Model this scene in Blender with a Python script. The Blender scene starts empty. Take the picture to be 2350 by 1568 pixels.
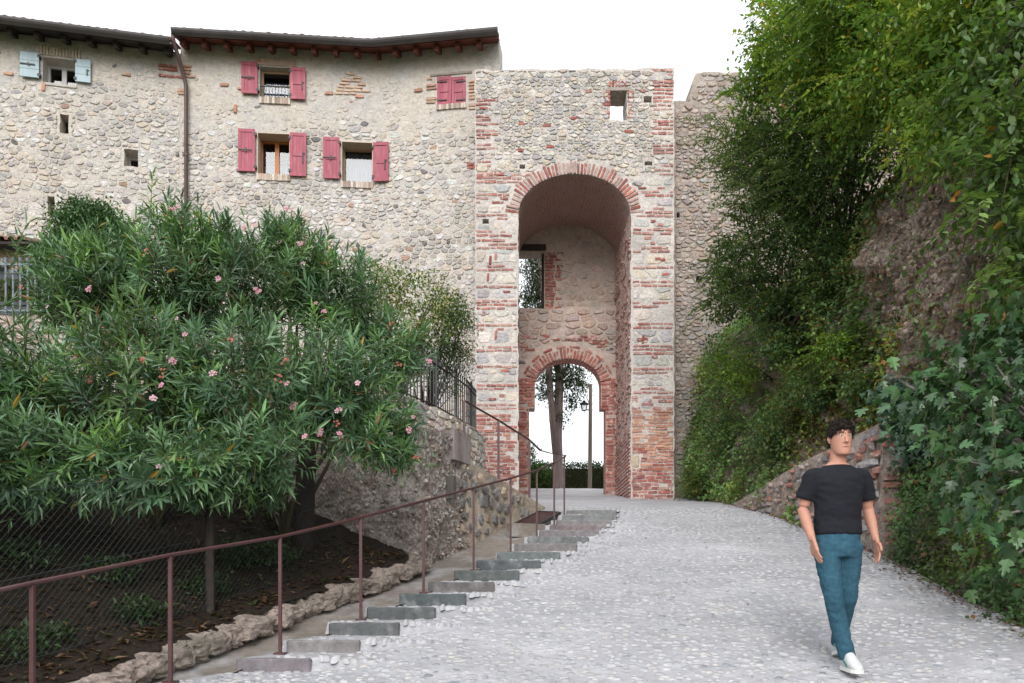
import bpy, bmesh, math, random
import numpy as np
from mathutils import Vector, Matrix, geometry, noise

R = math.radians
rng = np.random.default_rng(11)
random.seed(11)
S = bpy.context.scene
COL = S.collection

# ------------------------------------------------------------------ camera, sky, sun, exposure
cam_d = bpy.data.cameras.new('camera')
cam = bpy.data.objects.new('camera', cam_d); COL.objects.link(cam)
cam.location = (0, 0, 0); cam.rotation_euler = (R(90), 0, 0)
cam_d.sensor_width = 36; cam_d.lens = 28.0
cam_d.shift_y = 0.2323
cam_d.clip_start = 0.1; cam_d.clip_end = 6000
S.camera = cam
F, CX, CY = 1828.0, 1175.0, 1330.0       # survey constants: focal length, axis and eye level of the 2350 px wide survey photo

W = bpy.data.worlds.new('World'); S.world = W; W.use_nodes = True
nt = W.node_tree; nt.nodes.clear()
wo = nt.nodes.new('ShaderNodeOutputWorld')
sky = nt.nodes.new('ShaderNodeTexSky'); sky.sky_type = 'NISHITA'; sky.sun_disc = False
SUN_EL, SUN_AZ = R(32), R(186)
sky.sun_elevation = SUN_EL; sky.sun_rotation = SUN_AZ
b1 = nt.nodes.new('ShaderNodeBackground'); b1.inputs['Strength'].default_value = 0.09
b2 = nt.nodes.new('ShaderNodeBackground'); b2.inputs['Color'].default_value = (0.96, 0.975, 1.0, 1); b2.inputs['Strength'].default_value = 0.92
mx = nt.nodes.new('ShaderNodeMixShader'); mx.inputs[0].default_value = 0.86   # closed bright cloud deck over the clear sky
nt.links.new(sky.outputs[0], b1.inputs['Color'])
nt.links.new(b1.outputs[0], mx.inputs[1]); nt.links.new(b2.outputs[0], mx.inputs[2])
nt.links.new(mx.outputs[0], wo.inputs['Surface'])

sun_d = bpy.data.lights.new('sun', 'SUN'); sun_d.energy = 1.5; sun_d.angle = R(35); sun_d.color = (1.0, 0.965, 0.93)
sun = bpy.data.objects.new('sun', sun_d); COL.objects.link(sun)
sun.rotation_euler = (R(90) - SUN_EL, 0, R(180) - SUN_AZ)
sun.location = (0, -5, 30)

S.view_settings.view_transform = 'Standard'; S.view_settings.look = 'None'
S.view_settings.exposure = 0.80; S.view_settings.gamma = 1.0
S.view_settings.use_curve_mapping = False
S.render.engine = 'CYCLES'
S.cycles.max_bounces = 8; S.cycles.diffuse_bounces = 4; S.cycles.transparent_max_bounces = 12

# ------------------------------------------------------------------ helpers
def P(x, y, Y):
    return np.array([(x - CX) / F * Y, Y, (CY - y) / F * Y])

def tag(o, label=None, cat=None, group=None, kind=None):
    if label: o['label'] = label
    if cat: o['category'] = cat
    if group: o['group'] = group
    if kind: o['kind'] = kind
    return o

def empty(name, loc=(0, 0, 0), label=None, cat=None, group=None):
    o = bpy.data.objects.new(name, None); COL.objects.link(o); o.location = loc
    return tag(o, label, cat, group)

def mesh_obj(name, V, Fc, mat, parent=None, col=None, smooth=False, uv=None):
    """V world coordinates; if parent is given they are stored relative to it."""
    V = np.asarray(V, dtype=np.float64).reshape(-1, 3)
    origin = np.zeros(3)
    if parent is not None:
        p = parent; 
        while p is not None:
            origin = origin + np.array(p.location); p = p.parent
    me = bpy.data.meshes.new(name)
    me.from_pydata((V - origin).tolist(), [], Fc if isinstance(Fc, list) else Fc.tolist())
    if col is not None:
        a = me.attributes.new('Col', 'FLOAT_COLOR', 'POINT')
        c = np.ones((len(V), 4)); c[:, :3] = np.asarray(col)
        a.data.foreach_set('color', c.ravel())
    if uv is not None:
        l = me.uv_layers.new(name='UVMap')
        vi = np.empty(len(me.loops), dtype=np.int32); me.loops.foreach_get('vertex_index', vi)
        l.data.foreach_set('uv', np.asarray(uv)[vi].ravel())
    if smooth:
        me.polygons.foreach_set('use_smooth', [True] * len(me.polygons))
    me.materials.append(mat)
    o = bpy.data.objects.new(name, me); COL.objects.link(o)
    if parent is not None: o.parent = parent
    return o

class MB:
    """collects boxes, tubes and lathes into one mesh"""
    def __init__(s): s.v = []; s.f = []; s.c = []
    def add(s, V, Fc, col=(1, 1, 1)):
        b = len(s.v); V = [tuple(p) for p in V]
        s.v += V; s.f += [tuple(i + b for i in f) for f in Fc]; s.c += [tuple(col)] * len(V)
    def box(s, c, d, rz=0, col=(1, 1, 1), fr=None):
        x, y, z = d[0] / 2, d[1] / 2, d[2] / 2
        V = [(-x, -y, -z), (x, -y, -z), (x, y, -z), (-x, y, -z), (-x, -y, z), (x, -y, z), (x, y, z), (-x, y, z)]
        ca, sa = math.cos(rz), math.sin(rz)
        V = [(c[0] + a * ca - b * sa, c[1] + a * sa + b * ca, c[2] + e) for a, b, e in V]
        if fr is not None: V = fr.w(np.array(V))
        s.add(V, [(0, 3, 2, 1), (4, 5, 6, 7), (0, 1, 5, 4), (1, 2, 6, 5), (2, 3, 7, 6), (3, 0, 4, 7)], col)
    def bar(s, a, b, w, h=None, col=(1, 1, 1), up=(0, 0, 1)):
        a = Vector(a); b = Vector(b); h = h or w
        d = (b - a).normalized(); sd = d.cross(Vector(up))
        if sd.length < 1e-4: sd = Vector((1, 0, 0))
        sd.normalize(); u = sd.cross(d)
        V = []
        for p in (a, b):
            for i, j in ((-1, -1), (1, -1), (1, 1), (-1, 1)):
                V.append(p + sd * i * w / 2 + u * j * h / 2)
        s.add(V, [(0, 1, 2, 3), (7, 6, 5, 4), (0, 4, 5, 1), (1, 5, 6, 2), (2, 6, 7, 3), (3, 7, 4, 0)], col)
    def tube(s, pts, rad, n=8, col=(1, 1, 1), cap=True):
        pts = [Vector(p) for p in pts]
        if not hasattr(rad, '__len__'): rad = [rad] * len(pts)
        ref = Vector((0.13, 0.21, 0.97)); V = []; Fc = []
        for i, p in enumerate(pts):
            d = (pts[min(i + 1, len(pts) - 1)] - pts[max(i - 1, 0)])
            d = d.normalized() if d.length > 1e-9 else Vector((0, 0, 1))
            if abs(d.dot(ref)) > 0.95: ref = Vector((0.9, 0.3, 0.2))
            sd = d.cross(ref).normalized(); u = sd.cross(d)
            for k in range(n):
                a = 2 * math.pi * k / n
                V.append(p + (sd * math.cos(a) + u * math.sin(a)) * rad[i])
        for i in range(len(pts) - 1):
            for k in range(n):
                Fc.append((i * n + k, i * n + (k + 1) % n, (i + 1) * n + (k + 1) % n, (i + 1) * n + k))
        if cap:
            Fc.append(tuple(range(n - 1, -1, -1))); Fc.append(tuple((len(pts) - 1) * n + k for k in range(n)))
        s.add(V, Fc, col)
    def lathe(s, c, prof, n=12, col=(1, 1, 1)):
        V = []; Fc = []
        for r, z in prof:
            for k in range(n):
                a = 2 * math.pi * (k + .5) / n
                V.append((c[0] + r * math.cos(a), c[1] + r * math.sin(a), c[2] + z))
        for i in range(len(prof) - 1):
            for k in range(n):
                Fc.append((i * n + k, i * n + (k + 1) % n, (i + 1) * n + (k + 1) % n, (i + 1) * n + k))
        s.add(V, Fc, col)
    def build(s, name, mat, parent=None, smooth=False):
        return mesh_obj(name, s.v, s.f, mat, parent, np.array(s.c), smooth)

# ---- materials
def N(t, typ, **kw):
    n = t.nodes.new(typ)
    for k, v in kw.items(): setattr(n, k, v)
    return n

def mat(name, col=(.5, .5, .5), attr=False, var=.25, vscale=7., rough=.85, bump=.35, bscale=30., spec=.25, col2=None,
        c2scale=1.2, c2lo=.45, c2hi=.62, stretch=(1, 1, 1), metal=0., big=.12, bigscale=.9, pit_shade=0., pitscale=14., wbump=0.03):
    m = bpy.data.materials.new(name); m.use_nodes = True; t = m.node_tree; t.nodes.clear()
    out = N(t, 'ShaderNodeOutputMaterial'); pr = N(t, 'ShaderNodeBsdfPrincipled')
    t.links.new(pr.outputs[0], out.inputs[0])
    pr.inputs['Roughness'].default_value = rough; pr.inputs['Metallic'].default_value = metal
    pr.inputs['Specular IOR Level'].default_value = spec
    geo = N(t, 'ShaderNodeNewGeometry'); mp = N(t, 'ShaderNodeMapping'); mp.inputs['Scale'].default_value = stretch
    t.links.new(geo.outputs['Position'], mp.inputs[0])
    def nz(scale, det=6., rgh=.6):
        n = N(t, 'ShaderNodeTexNoise'); n.inputs['Scale'].default_value = scale; n.inputs['Detail'].default_value = det
        n.inputs['Roughness'].default_value = rgh; t.links.new(mp.outputs[0], n.inputs['Vector']); return n.outputs['Fac']
    def mrange(s, a, b, c, d):
        n = N(t, 'ShaderNodeMapRange'); t.links.new(s, n.inputs[0])
        for i, v in enumerate((a, b, c, d)): n.inputs[i + 1].default_value = v
        return n.outputs[0]
    def mix(kind, fac, a, b):
        n = N(t, 'ShaderNodeMix', data_type='RGBA', blend_type=kind)
        for s, x in ((0, fac), (6, a), (7, b)):
            if hasattr(x, 'is_linked'): t.links.new(x, n.inputs[s])
            elif s == 0: n.inputs[0].default_value = x
            else: n.inputs[s].default_value = (*x, 1)
        return n.outputs[2]
    if attr:
        an = N(t, 'ShaderNodeAttribute', attribute_name='Col'); c = an.outputs['Color']
        if col != (.5, .5, .5): c = mix('MULTIPLY', 1., c, col)
    else:
        rgb = N(t, 'ShaderNodeRGB'); rgb.outputs[0].default_value = (*col, 1); c = rgb.outputs[0]
    if col2 is not None:
        c = mix('MIX', mrange(nz(c2scale, 8., .65), c2lo, c2hi, 0, 1), c, col2)
    if var:
        v = N(t, 'ShaderNodeCombineColor'); f = mrange(nz(vscale, 8., .7), .25, .75, 1 - var, 1 + var)
        for i in range(3): t.links.new(f, v.inputs[i])
        c = mix('MULTIPLY', 1., c, v.outputs[0])
    if big:
        v = N(t, 'ShaderNodeCombineColor'); f = mrange(nz(bigscale, 4., .6), .3, .7, 1 - big, 1 + big)
        for i in range(3): t.links.new(f, v.inputs[i])
        c = mix('MULTIPLY', 1., c, v.outputs[0])
    h = nz(bscale, 8., .7)
    if pit_shade:
        vo = N(t, 'ShaderNodeTexVoronoi'); vo.inputs['Scale'].default_value = pitscale; t.links.new(mp.outputs[0], vo.inputs['Vector'])
        pf = mrange(vo.outputs['Distance'], .05, .45, 1 - pit_shade, 1.05)  # pits are colour only: relief shade painted as dark cells
        v = N(t, 'ShaderNodeCombineColor')
        for i in range(3): t.links.new(pf, v.inputs[i])
        c = mix('MULTIPLY', 1., c, v.outputs[0])
    t.links.new(c, pr.inputs['Base Color'])
    if bump:
        b = N(t, 'ShaderNodeBump'); b.inputs['Strength'].default_value = bump; b.inputs['Distance'].default_value = wbump
        t.links.new(h, b.inputs['Height']); t.links.new(b.outputs[0], pr.inputs['Normal'])
    return m

def leaf_mat(name, trans=.35, rough=.42, spec=.4):
    m = bpy.data.materials.new(name); m.use_nodes = True; t = m.node_tree; t.nodes.clear()
    out = N(t, 'ShaderNodeOutputMaterial'); pr = N(t, 'ShaderNodeBsdfPrincipled'); tr = N(t, 'ShaderNodeBsdfTranslucent')
    mx = N(t, 'ShaderNodeMixShader'); mx.inputs[0].default_value = trans
    an = N(t, 'ShaderNodeAttribute', attribute_name='Col')
    t.links.new(an.outputs['Color'], pr.inputs['Base Color'])
    g = N(t, 'ShaderNodeMix', data_type='RGBA', blend_type='MULTIPLY'); g.inputs[0].default_value = 1
    t.links.new(an.outputs['Color'], g.inputs[6]); g.inputs[7].default_value = (1.25, 1.3, .6, 1)
    t.links.new(g.outputs[2], tr.inputs['Color'])
    pr.inputs['Roughness'].default_value = rough; pr.inputs['Specular IOR Level'].default_value = spec
    t.links.new(pr.outputs[0], mx.inputs[1]); t.links.new(tr.outputs[0], mx.inputs[2]); t.links.new(mx.outputs[0], out.inputs[0])
    return m

def glass_mat(name, tint=(.62, .66, .7), fac=.06):
    m = bpy.data.materials.new(name); m.use_nodes = True; t = m.node_tree; t.nodes.clear()
    out = N(t, 'ShaderNodeOutputMaterial'); gl = N(t, 'ShaderNodeBsdfGlossy'); gl.inputs['Roughness'].default_value = .03
    tr = N(t, 'ShaderNodeBsdfTransparent'); tr.inputs[0].default_value = (*tint, 1)
    mx = N(t, 'ShaderNodeMixShader'); mx.inputs[0].default_value = fac
    t.links.new(tr.outputs[0], mx.inputs[1]); t.links.new(gl.outputs[0], mx.inputs[2]); t.links.new(mx.outputs[0], out.inputs[0])
    return m

M = {}
M['stone'] = mat('rubble stone', attr=True, var=.3, vscale=15, bump=.8, bscale=17, big=.1, pit_shade=.15, pitscale=13, wbump=.06)
M['brick'] = mat('old red brick', attr=True, var=.3, vscale=14, bump=.6, bscale=40, big=.12, col2=(.58, .49, .44), c2scale=9, c2lo=.52, c2hi=.70)
M['mortar_house'] = mat('lime mortar cream', (.62, .56, .495), var=.2, vscale=8, bump=.8, bscale=12, col2=(.50, .475, .455), c2scale=.9, c2lo=.45, c2hi=.62, big=.1, pit_shade=.16, pitscale=15, wbump=.07)
M['mortar_tower'] = mat('white lime mortar', (.60, .55, .51), var=.24, vscale=10, bump=.8, bscale=16, col2=(.49, .46, .44), c2scale=1.6, c2lo=.48, c2hi=.66, pit_shade=.15, pitscale=17, wbump=.06)
M['mortar_wall'] = mat('curtain wall mortar', (.43, .37, .325), var=.25, vscale=8, bump=.8, bscale=14, col2=(.33, .265, .225), c2scale=1.0, wbump=.07)
M['plaster_pink'] = mat('pinkish plaster', (.50, .40, .35), var=.25, vscale=9, bump=.7, bscale=14, col2=(.40, .35, .31), c2scale=1.6, wbump=.05)
M['wood_brown'] = mat('stained rafter wood', (.14, .045, .03), var=.35, vscale=18, bump=.3, bscale=40, rough=.6, stretch=(1, .3, 1))
M['wood_dark'] = mat('dark old wood', (.045, .035, .032), var=.35, vscale=14, bump=.5, bscale=30)
M['wood_orange'] = mat('varnished window wood', (.50, .19, .06), var=.2, vscale=20, rough=.4, bump=.1, stretch=(3, 3, .5))
M['wood_pale'] = mat('pale window wood', (.42, .27, .18), var=.2, vscale=20, rough=.5, bump=.1)
M['wood_grey'] = mat('weathered grey timber', (.33, .28, .25), var=.35, vscale=9, bump=.5, bscale=25, stretch=(.4, 1, 3))
M['gutter'] = mat('brown grey gutter metal', (.075, .068, .068), var=.3, vscale=3, rough=.5, bump=.1, spec=.4)
M['pipe'] = mat('brown downpipe metal', (.10, .062, .055), var=.2, vscale=3, rough=.45, bump=.05, spec=.4)
M['tile'] = mat('clay roof tile', (.30, .17, .12), var=.35, vscale=7, bump=.4, bscale=24, col2=(.17, .14, .12), c2scale=4)
M['red_paint'] = mat('raspberry shutter paint', (.34, .065, .10), var=.16, vscale=5, rough=.5, bump=.12, bscale=30, stretch=(4, 4, .5), spec=.35, col2=(.44, .15, .18), c2scale=2.5, c2lo=.5, c2hi=.75)
M['blue_paint'] = mat('pale blue shutter paint', (.38, .485, .53), var=.12, vscale=5, rough=.5, bump=.12, spec=.35, stretch=(4, 4, .5))
M['iron'] = mat('black wrought iron', (.018, .018, .02), var=.2, rough=.5, bump=.1, spec=.5)
M['grey_iron'] = mat('grey painted iron', (.17, .21, .235), var=.2, rough=.45, bump=.1, spec=.5)
M['rail'] = mat('oxide red handrail paint', (.07, .023, .022), var=.3, vscale=9, rough=.42, bump=.15, bscale=60, spec=.5, col2=(.07, .03, .03), c2scale=6)
M['brick_sill'] = mat('pale brick sill', attr=True, var=.25, vscale=14, bump=.4)
M['white_cloth'] = mat('white curtain', (.46, .47, .50), var=.05, rough=.9, bump=.2, bscale=8, stretch=(6, 6, .3))
M['white_paint'] = mat('white window paint', (.62, .60, .60), var=.08, rough=.5, bump=.05)
M['glass'] = glass_mat('window glass')
M['lamp_glass'] = glass_mat('lantern glass', (.92, .92, .9), .2)
M['room'] = mat('shade dark filling', (.12, .11, .10), bump=0)  # dark colour stands in for the shade inside rooms and wall holes
M['leaf'] = leaf_mat('leaf')
M['leaf_gloss'] = leaf_mat('glossy leaf', .22, .33, .5)
M['petal'] = leaf_mat('petal', .3, .6, .2)
M['bark'] = mat('bark', (.11, .085, .07), var=.4, vscale=14, bump=.9, bscale=18, stretch=(2, 2, .35), wbump=.05)
M['twig'] = mat('green brown twig', (.09, .075, .045), var=.3, bump=.2)

# ---- frames: (u, v, w) on a wall -> world
class Plane:
    def __init__(s, Y): s.Y = Y
    def w(s, p):
        p = np.asarray(p, float).reshape(-1, 3)
        return np.stack([p[:, 0], s.Y - p[:, 2], p[:, 1]], 1)
    def px(s, x, y): return ((x - CX) / F * s.Y, (CY - y) / F * s.Y)

class Poly:
    """vertical wall along a plan polyline, viewer on the right hand side when walking along it... normal towards -Y"""
    def __init__(s, pts):
        s.p = np.array(pts, float); d = np.diff(s.p, axis=0); s.l = np.hypot(d[:, 0], d[:, 1]); s.d = d / s.l[:, None]
        s.u = np.concatenate([[0], np.cumsum(s.l)])
    def w(s, q):
        q = np.asarray(q, float).reshape(-1, 3)
        k = np.clip(np.searchsorted(s.u, q[:, 0], side='right') - 1, 0, len(s.l) - 1)
        t = q[:, 0] - s.u[k]; d = s.d[k]
        x = s.p[k, 0] + d[:, 0] * t + d[:, 1] * q[:, 2]
        y = s.p[k, 1] + d[:, 1] * t - d[:, 0] * q[:, 2]
        return np.stack([x, y, q[:, 1]], 1)
    def px(s, x, y):
        tx = (x - CX) / F; best = None
        for k in range(len(s.l)):
            px, py = s.p[k]; dx, dy = s.d[k]
            den = dx - tx * dy
            if abs(den) < 1e-9: continue
            t = (tx * py - px) / den
            if (-1e-6 <= t or k == 0) and (t <= s.l[k] + 1e-6 or k == len(s.l) - 1):
                Y = py + dy * t
                if Y > 0:
                    best = (s.u[k] + t, (CY - y) / F * Y); break
        return best

def pip(poly, x, y):
    c = False; n = len(poly); j = n - 1
    for i in range(n):
        xi, yi = poly[i]; xj, yj = poly[j]
        if (yi > y) != (yj > y) and x < (xj - xi) * (y - yi) / (yj - yi) + xi: c = not c
        j = i
    return c

def pip_v(poly, x, y):
    poly = np.asarray(poly); c = np.zeros(len(x), bool); j = len(poly) - 1
    for i in range(len(poly)):
        xi, yi = poly[i]; xj, yj = poly[j]
        dy = yj - yi if abs(yj - yi) > 1e-12 else 1e-12
        c ^= ((yi > y) != (yj > y)) & (x < (xj - xi) * (y - yi) / dy + xi)
        j = i
    return c

def vnoise(p, scale, seed=0.0):
    return np.array([noise.noise(Vector((a * scale + seed, b * scale - seed, c * scale + 3.1 * seed))) for a, b, c in p])

def wall_mesh(name, frame, outer, holes, th, matl, parent=None, amp=.012, step=.14, ej=0., back=True):
    """a wall sheet with real openings: rough front, reveals, back face"""
    V2 = []; E = []
    def loop(poly, dens):
        pts = []
        for i in range(len(poly)):
            a = np.array(poly[i]); b = np.array(poly[(i + 1) % len(poly)])
            n = max(1, int(np.hypot(*(b - a)) / dens))
            for k in range(n): pts.append(tuple(a + (b - a) * k / n + (rng.uniform(-ej, ej, 2) if k else 0)))
        b0 = len(V2)
        V2.extend(pts); E.extend((b0 + i, b0 + (i + 1) % len(pts)) for i in range(len(pts)))
        return pts
    outer = loop(outer, step); holes = [loop(h, step) for h in holes]
    nb = len(V2)
    o = np.array(outer); u0, v0 = o.min(0); u1, v1 = o.max(0)
    gu, gv = np.meshgrid(np.arange(u0 + step / 2, u1, step), np.arange(v0 + step / 2, v1, step))
    gu = gu.ravel() + rng.uniform(-.3, .3, gu.size) * step; gv = gv.ravel() + rng.uniform(-.3, .3, gv.size) * step
    ok = pip_v(outer, gu, gv)
    for h in holes: ok &= ~pip_v(h, gu, gv)
    V2 += list(zip(gu[ok], gv[ok]))
    res = geometry.delaunay_2d_cdt([Vector(p) for p in V2], E, [], 0, 1e-5)
    P2 = np.array([tuple(v) for v in res[0]]); T = np.array(res[2])
    c = P2[T].mean(1); ok = pip_v(outer, c[:, 0], c[:, 1])
    for h in holes: ok &= ~pip_v(h, c[:, 0], c[:, 1])
    T = T[ok]
    a = P2[T]; ar = (a[:, 1, 0] - a[:, 0, 0]) * (a[:, 2, 1] - a[:, 0, 1]) - (a[:, 2, 0] - a[:, 0, 0]) * (a[:, 1, 1] - a[:, 0, 1])
    T[ar < 0] = T[ar < 0][:, ::-1]
    n = len(P2)
    wz = np.array([noise.noise(Vector((x * 2.2, y * 2.2, 7))) + .6 * noise.noise(Vector((x * 6, y * 6, 2))) for x, y in P2]) * amp
    cnt = {}
    for t in T:
        for i in range(3):
            e = (t[i], t[(i + 1) % 3]); cnt[e] = 1
    bd = [e for e in cnt if (e[1], e[0]) not in cnt]
    Vf = np.column_stack([P2, wz]); Vb = np.column_stack([P2, np.full(n, -th)])
    V = frame.w(np.vstack([Vf, Vb]))
    Fc = [tuple(t) for t in T.tolist()]
    if back: Fc += [(c_ + n, b_ + n, a_ + n) for a_, b_, c_ in T.tolist()]
    Fc += [(b_, a_, a_ + n, b_ + n) for a_, b_ in bd]
    return mesh_obj(name, V, Fc, matl, parent)

# ---- masonry pieces
def clip(poly, nx, ny, c):
    out = []; n = len(poly)
    for i in range(n):
        a = poly[i]; b = poly[(i + 1) % n]
        da = nx * a[0] + ny * a[1] - c; db = nx * b[0] + ny * b[1] - c
        if da <= 0: out.append(a)
        if (da < 0 < db) or (db < 0 < da):
            t = da / (da - db); out.append((a[0] + (b[0] - a[0]) * t, a[1] + (b[1] - a[1]) * t))
    return out

def area(p):
    return abs(sum(p[i][0] * p[(i + 1) % len(p)][1] - p[(i + 1) % len(p)][0] * p[i][1] for i in range(len(p)))) / 2

def rubble_cells(u0, u1, v0, v1, su, sv, holes=(), jit=.38, joint=.016, sizevar=.5):
    """irregular coursed rubble: list of polygons [(u, v), ...]"""
    seeds = []; v = v0
    while v < v1:
        h = sv * random.uniform(1 - sizevar, 1 + sizevar)
        u = u0 - random.random() * su
        while u < u1 + su:
            w = su * random.uniform(1 - sizevar, 1 + sizevar * 1.5) * (h / sv) ** .5
            seeds.append((u + w / 2 + random.uniform(-1, 1) * jit * su * .4, v + h / 2 + random.uniform(-1, 1) * jit * h))
            u += w
        v += h
    k = su / sv * .9
    A = np.array(seeds) * np.array([1, k]); n = len(A); cells = []
    for s in range(0, n, 400):
        D = ((A[s:s + 400, None, :] - A[None]) ** 2).sum(2)
        nb = np.argsort(D, 1)[:, 1:15]
        for r in range(len(nb)):
            x, y = A[s + r]; B = su * 1.6
            poly = [(x - B, y - B), (x + B, y - B), (x + B, y + B), (x - B, y + B)]
            for j in nb[r]:
                dx, dy = A[j] - A[s + r]; mxx, my = (A[j] + A[s + r]) / 2
                poly = clip(poly, dx, dy, dx * mxx + dy * my)
                if len(poly) < 3: break
            if len(poly) < 3: continue
            poly = [(p[0], p[1] / k) for p in poly]
            for nx, ny, c in ((-1, 0, -u0), (1, 0, u1), (0, -1, -v0), (0, 1, v1)):
                poly = clip(poly, nx, ny, c)
                if len(poly) < 3: break
            if len(poly) < 3: continue
            for (a, b, c, d) in holes:      # rectangles u0,u1,v0,v1 kept free
                us = [p[0] for p in poly]; vs = [p[1] for p in poly]
                if max(us) <= a or min(us) >= b or max(vs) <= c or min(vs) >= d: continue
                best = max((clip(poly, 1, 0, a), clip(poly, -1, 0, -b), clip(poly, 0, 1, c), clip(poly, 0, -1, -d)), key=lambda q: area(q) if len(q) > 2 else 0)
                poly = best
                if len(poly) < 3: break
            if len(poly) < 3 or area(poly) < su * sv * .08: continue
            cells.append(poly)
    return cells

def shape_stone(poly, joint, rough=.09):
    c = np.mean(poly, 0); p = np.array(poly)
    r = np.hypot(*(p - c).T).mean()
    p = c + (p - c) * max(.55, 1 - joint / r)
    q = []
    for i in range(len(p)):
        a, b = p[i], p[(i + 1) % len(p)]
        if np.hypot(*(b - a)) < r * .25: q.append((a + b) / 2); continue
        q.append(a * .87 + b * .13); q.append(a * .2 + b * .8)
    q = np.array(q)
    return c + (q - c) * (1 + rng.uniform(-rough, rough, (len(q), 1)))

class Pieces:
    def __init__(s, frame): s.fr = frame; s.items = []
    def stone(s, outline, depth, col, inset=.74, tilt=.3):
        o = np.asarray(outline); n = len(o); c = o.mean(0); col = np.array(col) * np.array([.985, .975, 1.0])
        tu, tv = rng.uniform(-tilt, tilt, 2)
        r = np.abs(o - c).max()
        i_ = c + (o - c) * inset
        w1 = depth * (1 + rng.uniform(-.25, .25, n)) + ((i_ - c) @ np.array([tu, tv])) / max(r, .01) * depth
        V = np.vstack([np.column_stack([o, np.full(n, -.012)]), np.column_stack([i_, w1]), [[c[0], c[1], depth * 1.08]]])
        Fc = []
        for k in range(n):
            k2 = (k + 1) % n
            Fc += [(k, k2, n + k2, n + k), (n + k, n + k2, 2 * n)]
        a = area(o)
        # orientation: outlines are counter-clockwise
        sg = sum(o[i][0] * o[(i + 1) % n][1] - o[(i + 1) % n][0] * o[i][1] for i in range(n))
        if sg < 0: Fc = [f[::-1] for f in Fc]
        s.items.append((a, s.fr.w(V), Fc, col))
    def brick(s, cu, cv, L, H, ang, depth, col, jit=.006):
        ca, sa = math.cos(ang), math.sin(ang); x, y = L / 2, H / 2; b = min(x, y) * .3
        o = [(-x + b, -y), (x - b, -y), (x, -y + b), (x, y - b), (x - b, y), (-x + b, y), (-x, y - b), (-x, -y + b)]
        o = np.array([(cu + a * ca - e * sa, cv + a * sa + e * ca) for a, e in o]) + rng.uniform(-jit, jit, (8, 2))
        n = 8; c = o.mean(0)
        i_ = c + (o - c) * np.array([.94, .94])
        d = depth * (1 + rng.uniform(-.3, .3, n))
        V = np.vstack([np.column_stack([o, np.full(n, -.012)]), np.column_stack([o, d * .7]), np.column_stack([i_, d])])
        Fc = [tuple(range(2 * n, 3 * n))]
        for k in range(n):
            k2 = (k + 1) % n
            Fc += [(k, k2, n + k2, n + k), (n + k, n + k2, 2 * n + k2, 2 * n + k)]
        s.items.append((L * H, s.fr.w(V), Fc, col))
    def finish(s, name, many, matl, parent, nparts=300, key=None):
        s.items.sort(key=key or (lambda t: -t[0]))
        for a, V, Fc, col in s.items[:nparts]:
            mesh_obj(name, V, Fc, matl, parent, np.tile(col, (len(V), 1)))
        rest = s.items[nparts:]
        if rest:
            VV = []; FF = []; CC = []; b = 0
            for a, V, Fc, col in rest:
                VV.append(V); FF += [tuple(i + b for i in f) for f in Fc]; CC.append(np.tile(col, (len(V), 1))); b += len(V)
            o = mesh_obj(many, np.vstack(VV), FF, matl, parent, np.vstack(CC)); tag(o, kind='stuff')

def jcol(base, v=.12, hue=.04):
    b = np.array(base) * (1 + random.uniform(-v, v)) * (1 + rng.uniform(-hue, hue, 3))
    return np.clip(b, .01, .9)

RED = [(.36, .115, .09), (.31, .095, .08), (.40, .15, .12), (.28, .10, .09), (.44, .21, .165), (.37, .14, .12)]
ORANGE = [(.52, .27, .185), (.48, .24, .165), (.55, .31, .22), (.44, .21, .15)]
def redc(): return jcol(random.choice(RED), .15, .06)
# ------------------------------------------------------------------ terrain and ramp
_py = np.array([-400, -60, -10, 0, 3, 5.5, 6.55, 7.49, 8.27, 9.23, 10.2, 11.3, 12.06, 13.2, 15.5, 18, 20.6, 23, 24.5, 30, 60, 300, 3000])
_pz = np.array([-14, -9, -3.2, -1.8, -1.4, -.86, -.599, -.369, -.136, .111, .346, .593, .80, 1.065, 1.44, 1.82, 2.19, 2.64, 2.75, 2.6, 1.5, -8, -60])
_gy = np.arange(-20, 60, .05); _gz = np.interp(_gy, _py, _pz)
_k = np.exp(-np.linspace(-2, 2, 41) ** 2); _k /= _k.sum()
_gs = np.convolve(np.pad(_gz, 20, mode='edge'), _k, 'valid')
def prof(Y):
    Y = np.asarray(Y, float)
    return np.where((Y > -19) & (Y < 59), np.interp(Y, _gy, _gs), np.interp(Y, _py, _pz))
def tilt(X, Y): return .03 * np.clip(X, 0, 5) * np.clip((14 - Y) / 6, 0, 1)

POSTS = [(-70, 1405, 1800, 320), (52, 1376, 1700, 318), (391, 1290, 1590, 300), (643, 1232, 1497, 0), (828, 1188, 1420, 0), (972, 1150, 1360, 0), (1087, 1120, 1308, 0), (1172, 1098, 1268, 0), (1232, 1080, 1234, 0), (1272, 1062, 1206, 0), (1295, 1050, 1182, 0)]
RAILY = np.array([3.9, 4.75, 5.62, 6.55, 7.49, 8.27, 9.23, 10.2, 11.3, 12.06, 13.2])
RAILX = np.array([(p[0] - CX) / F * y for p, y in zip(POSTS, RAILY)])
RAILX[0] = -3.22; RAILX[1] = -2.86; RAILX[2] = -2.41
def railx(Y): return np.interp(Y, RAILY, RAILX)

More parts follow.
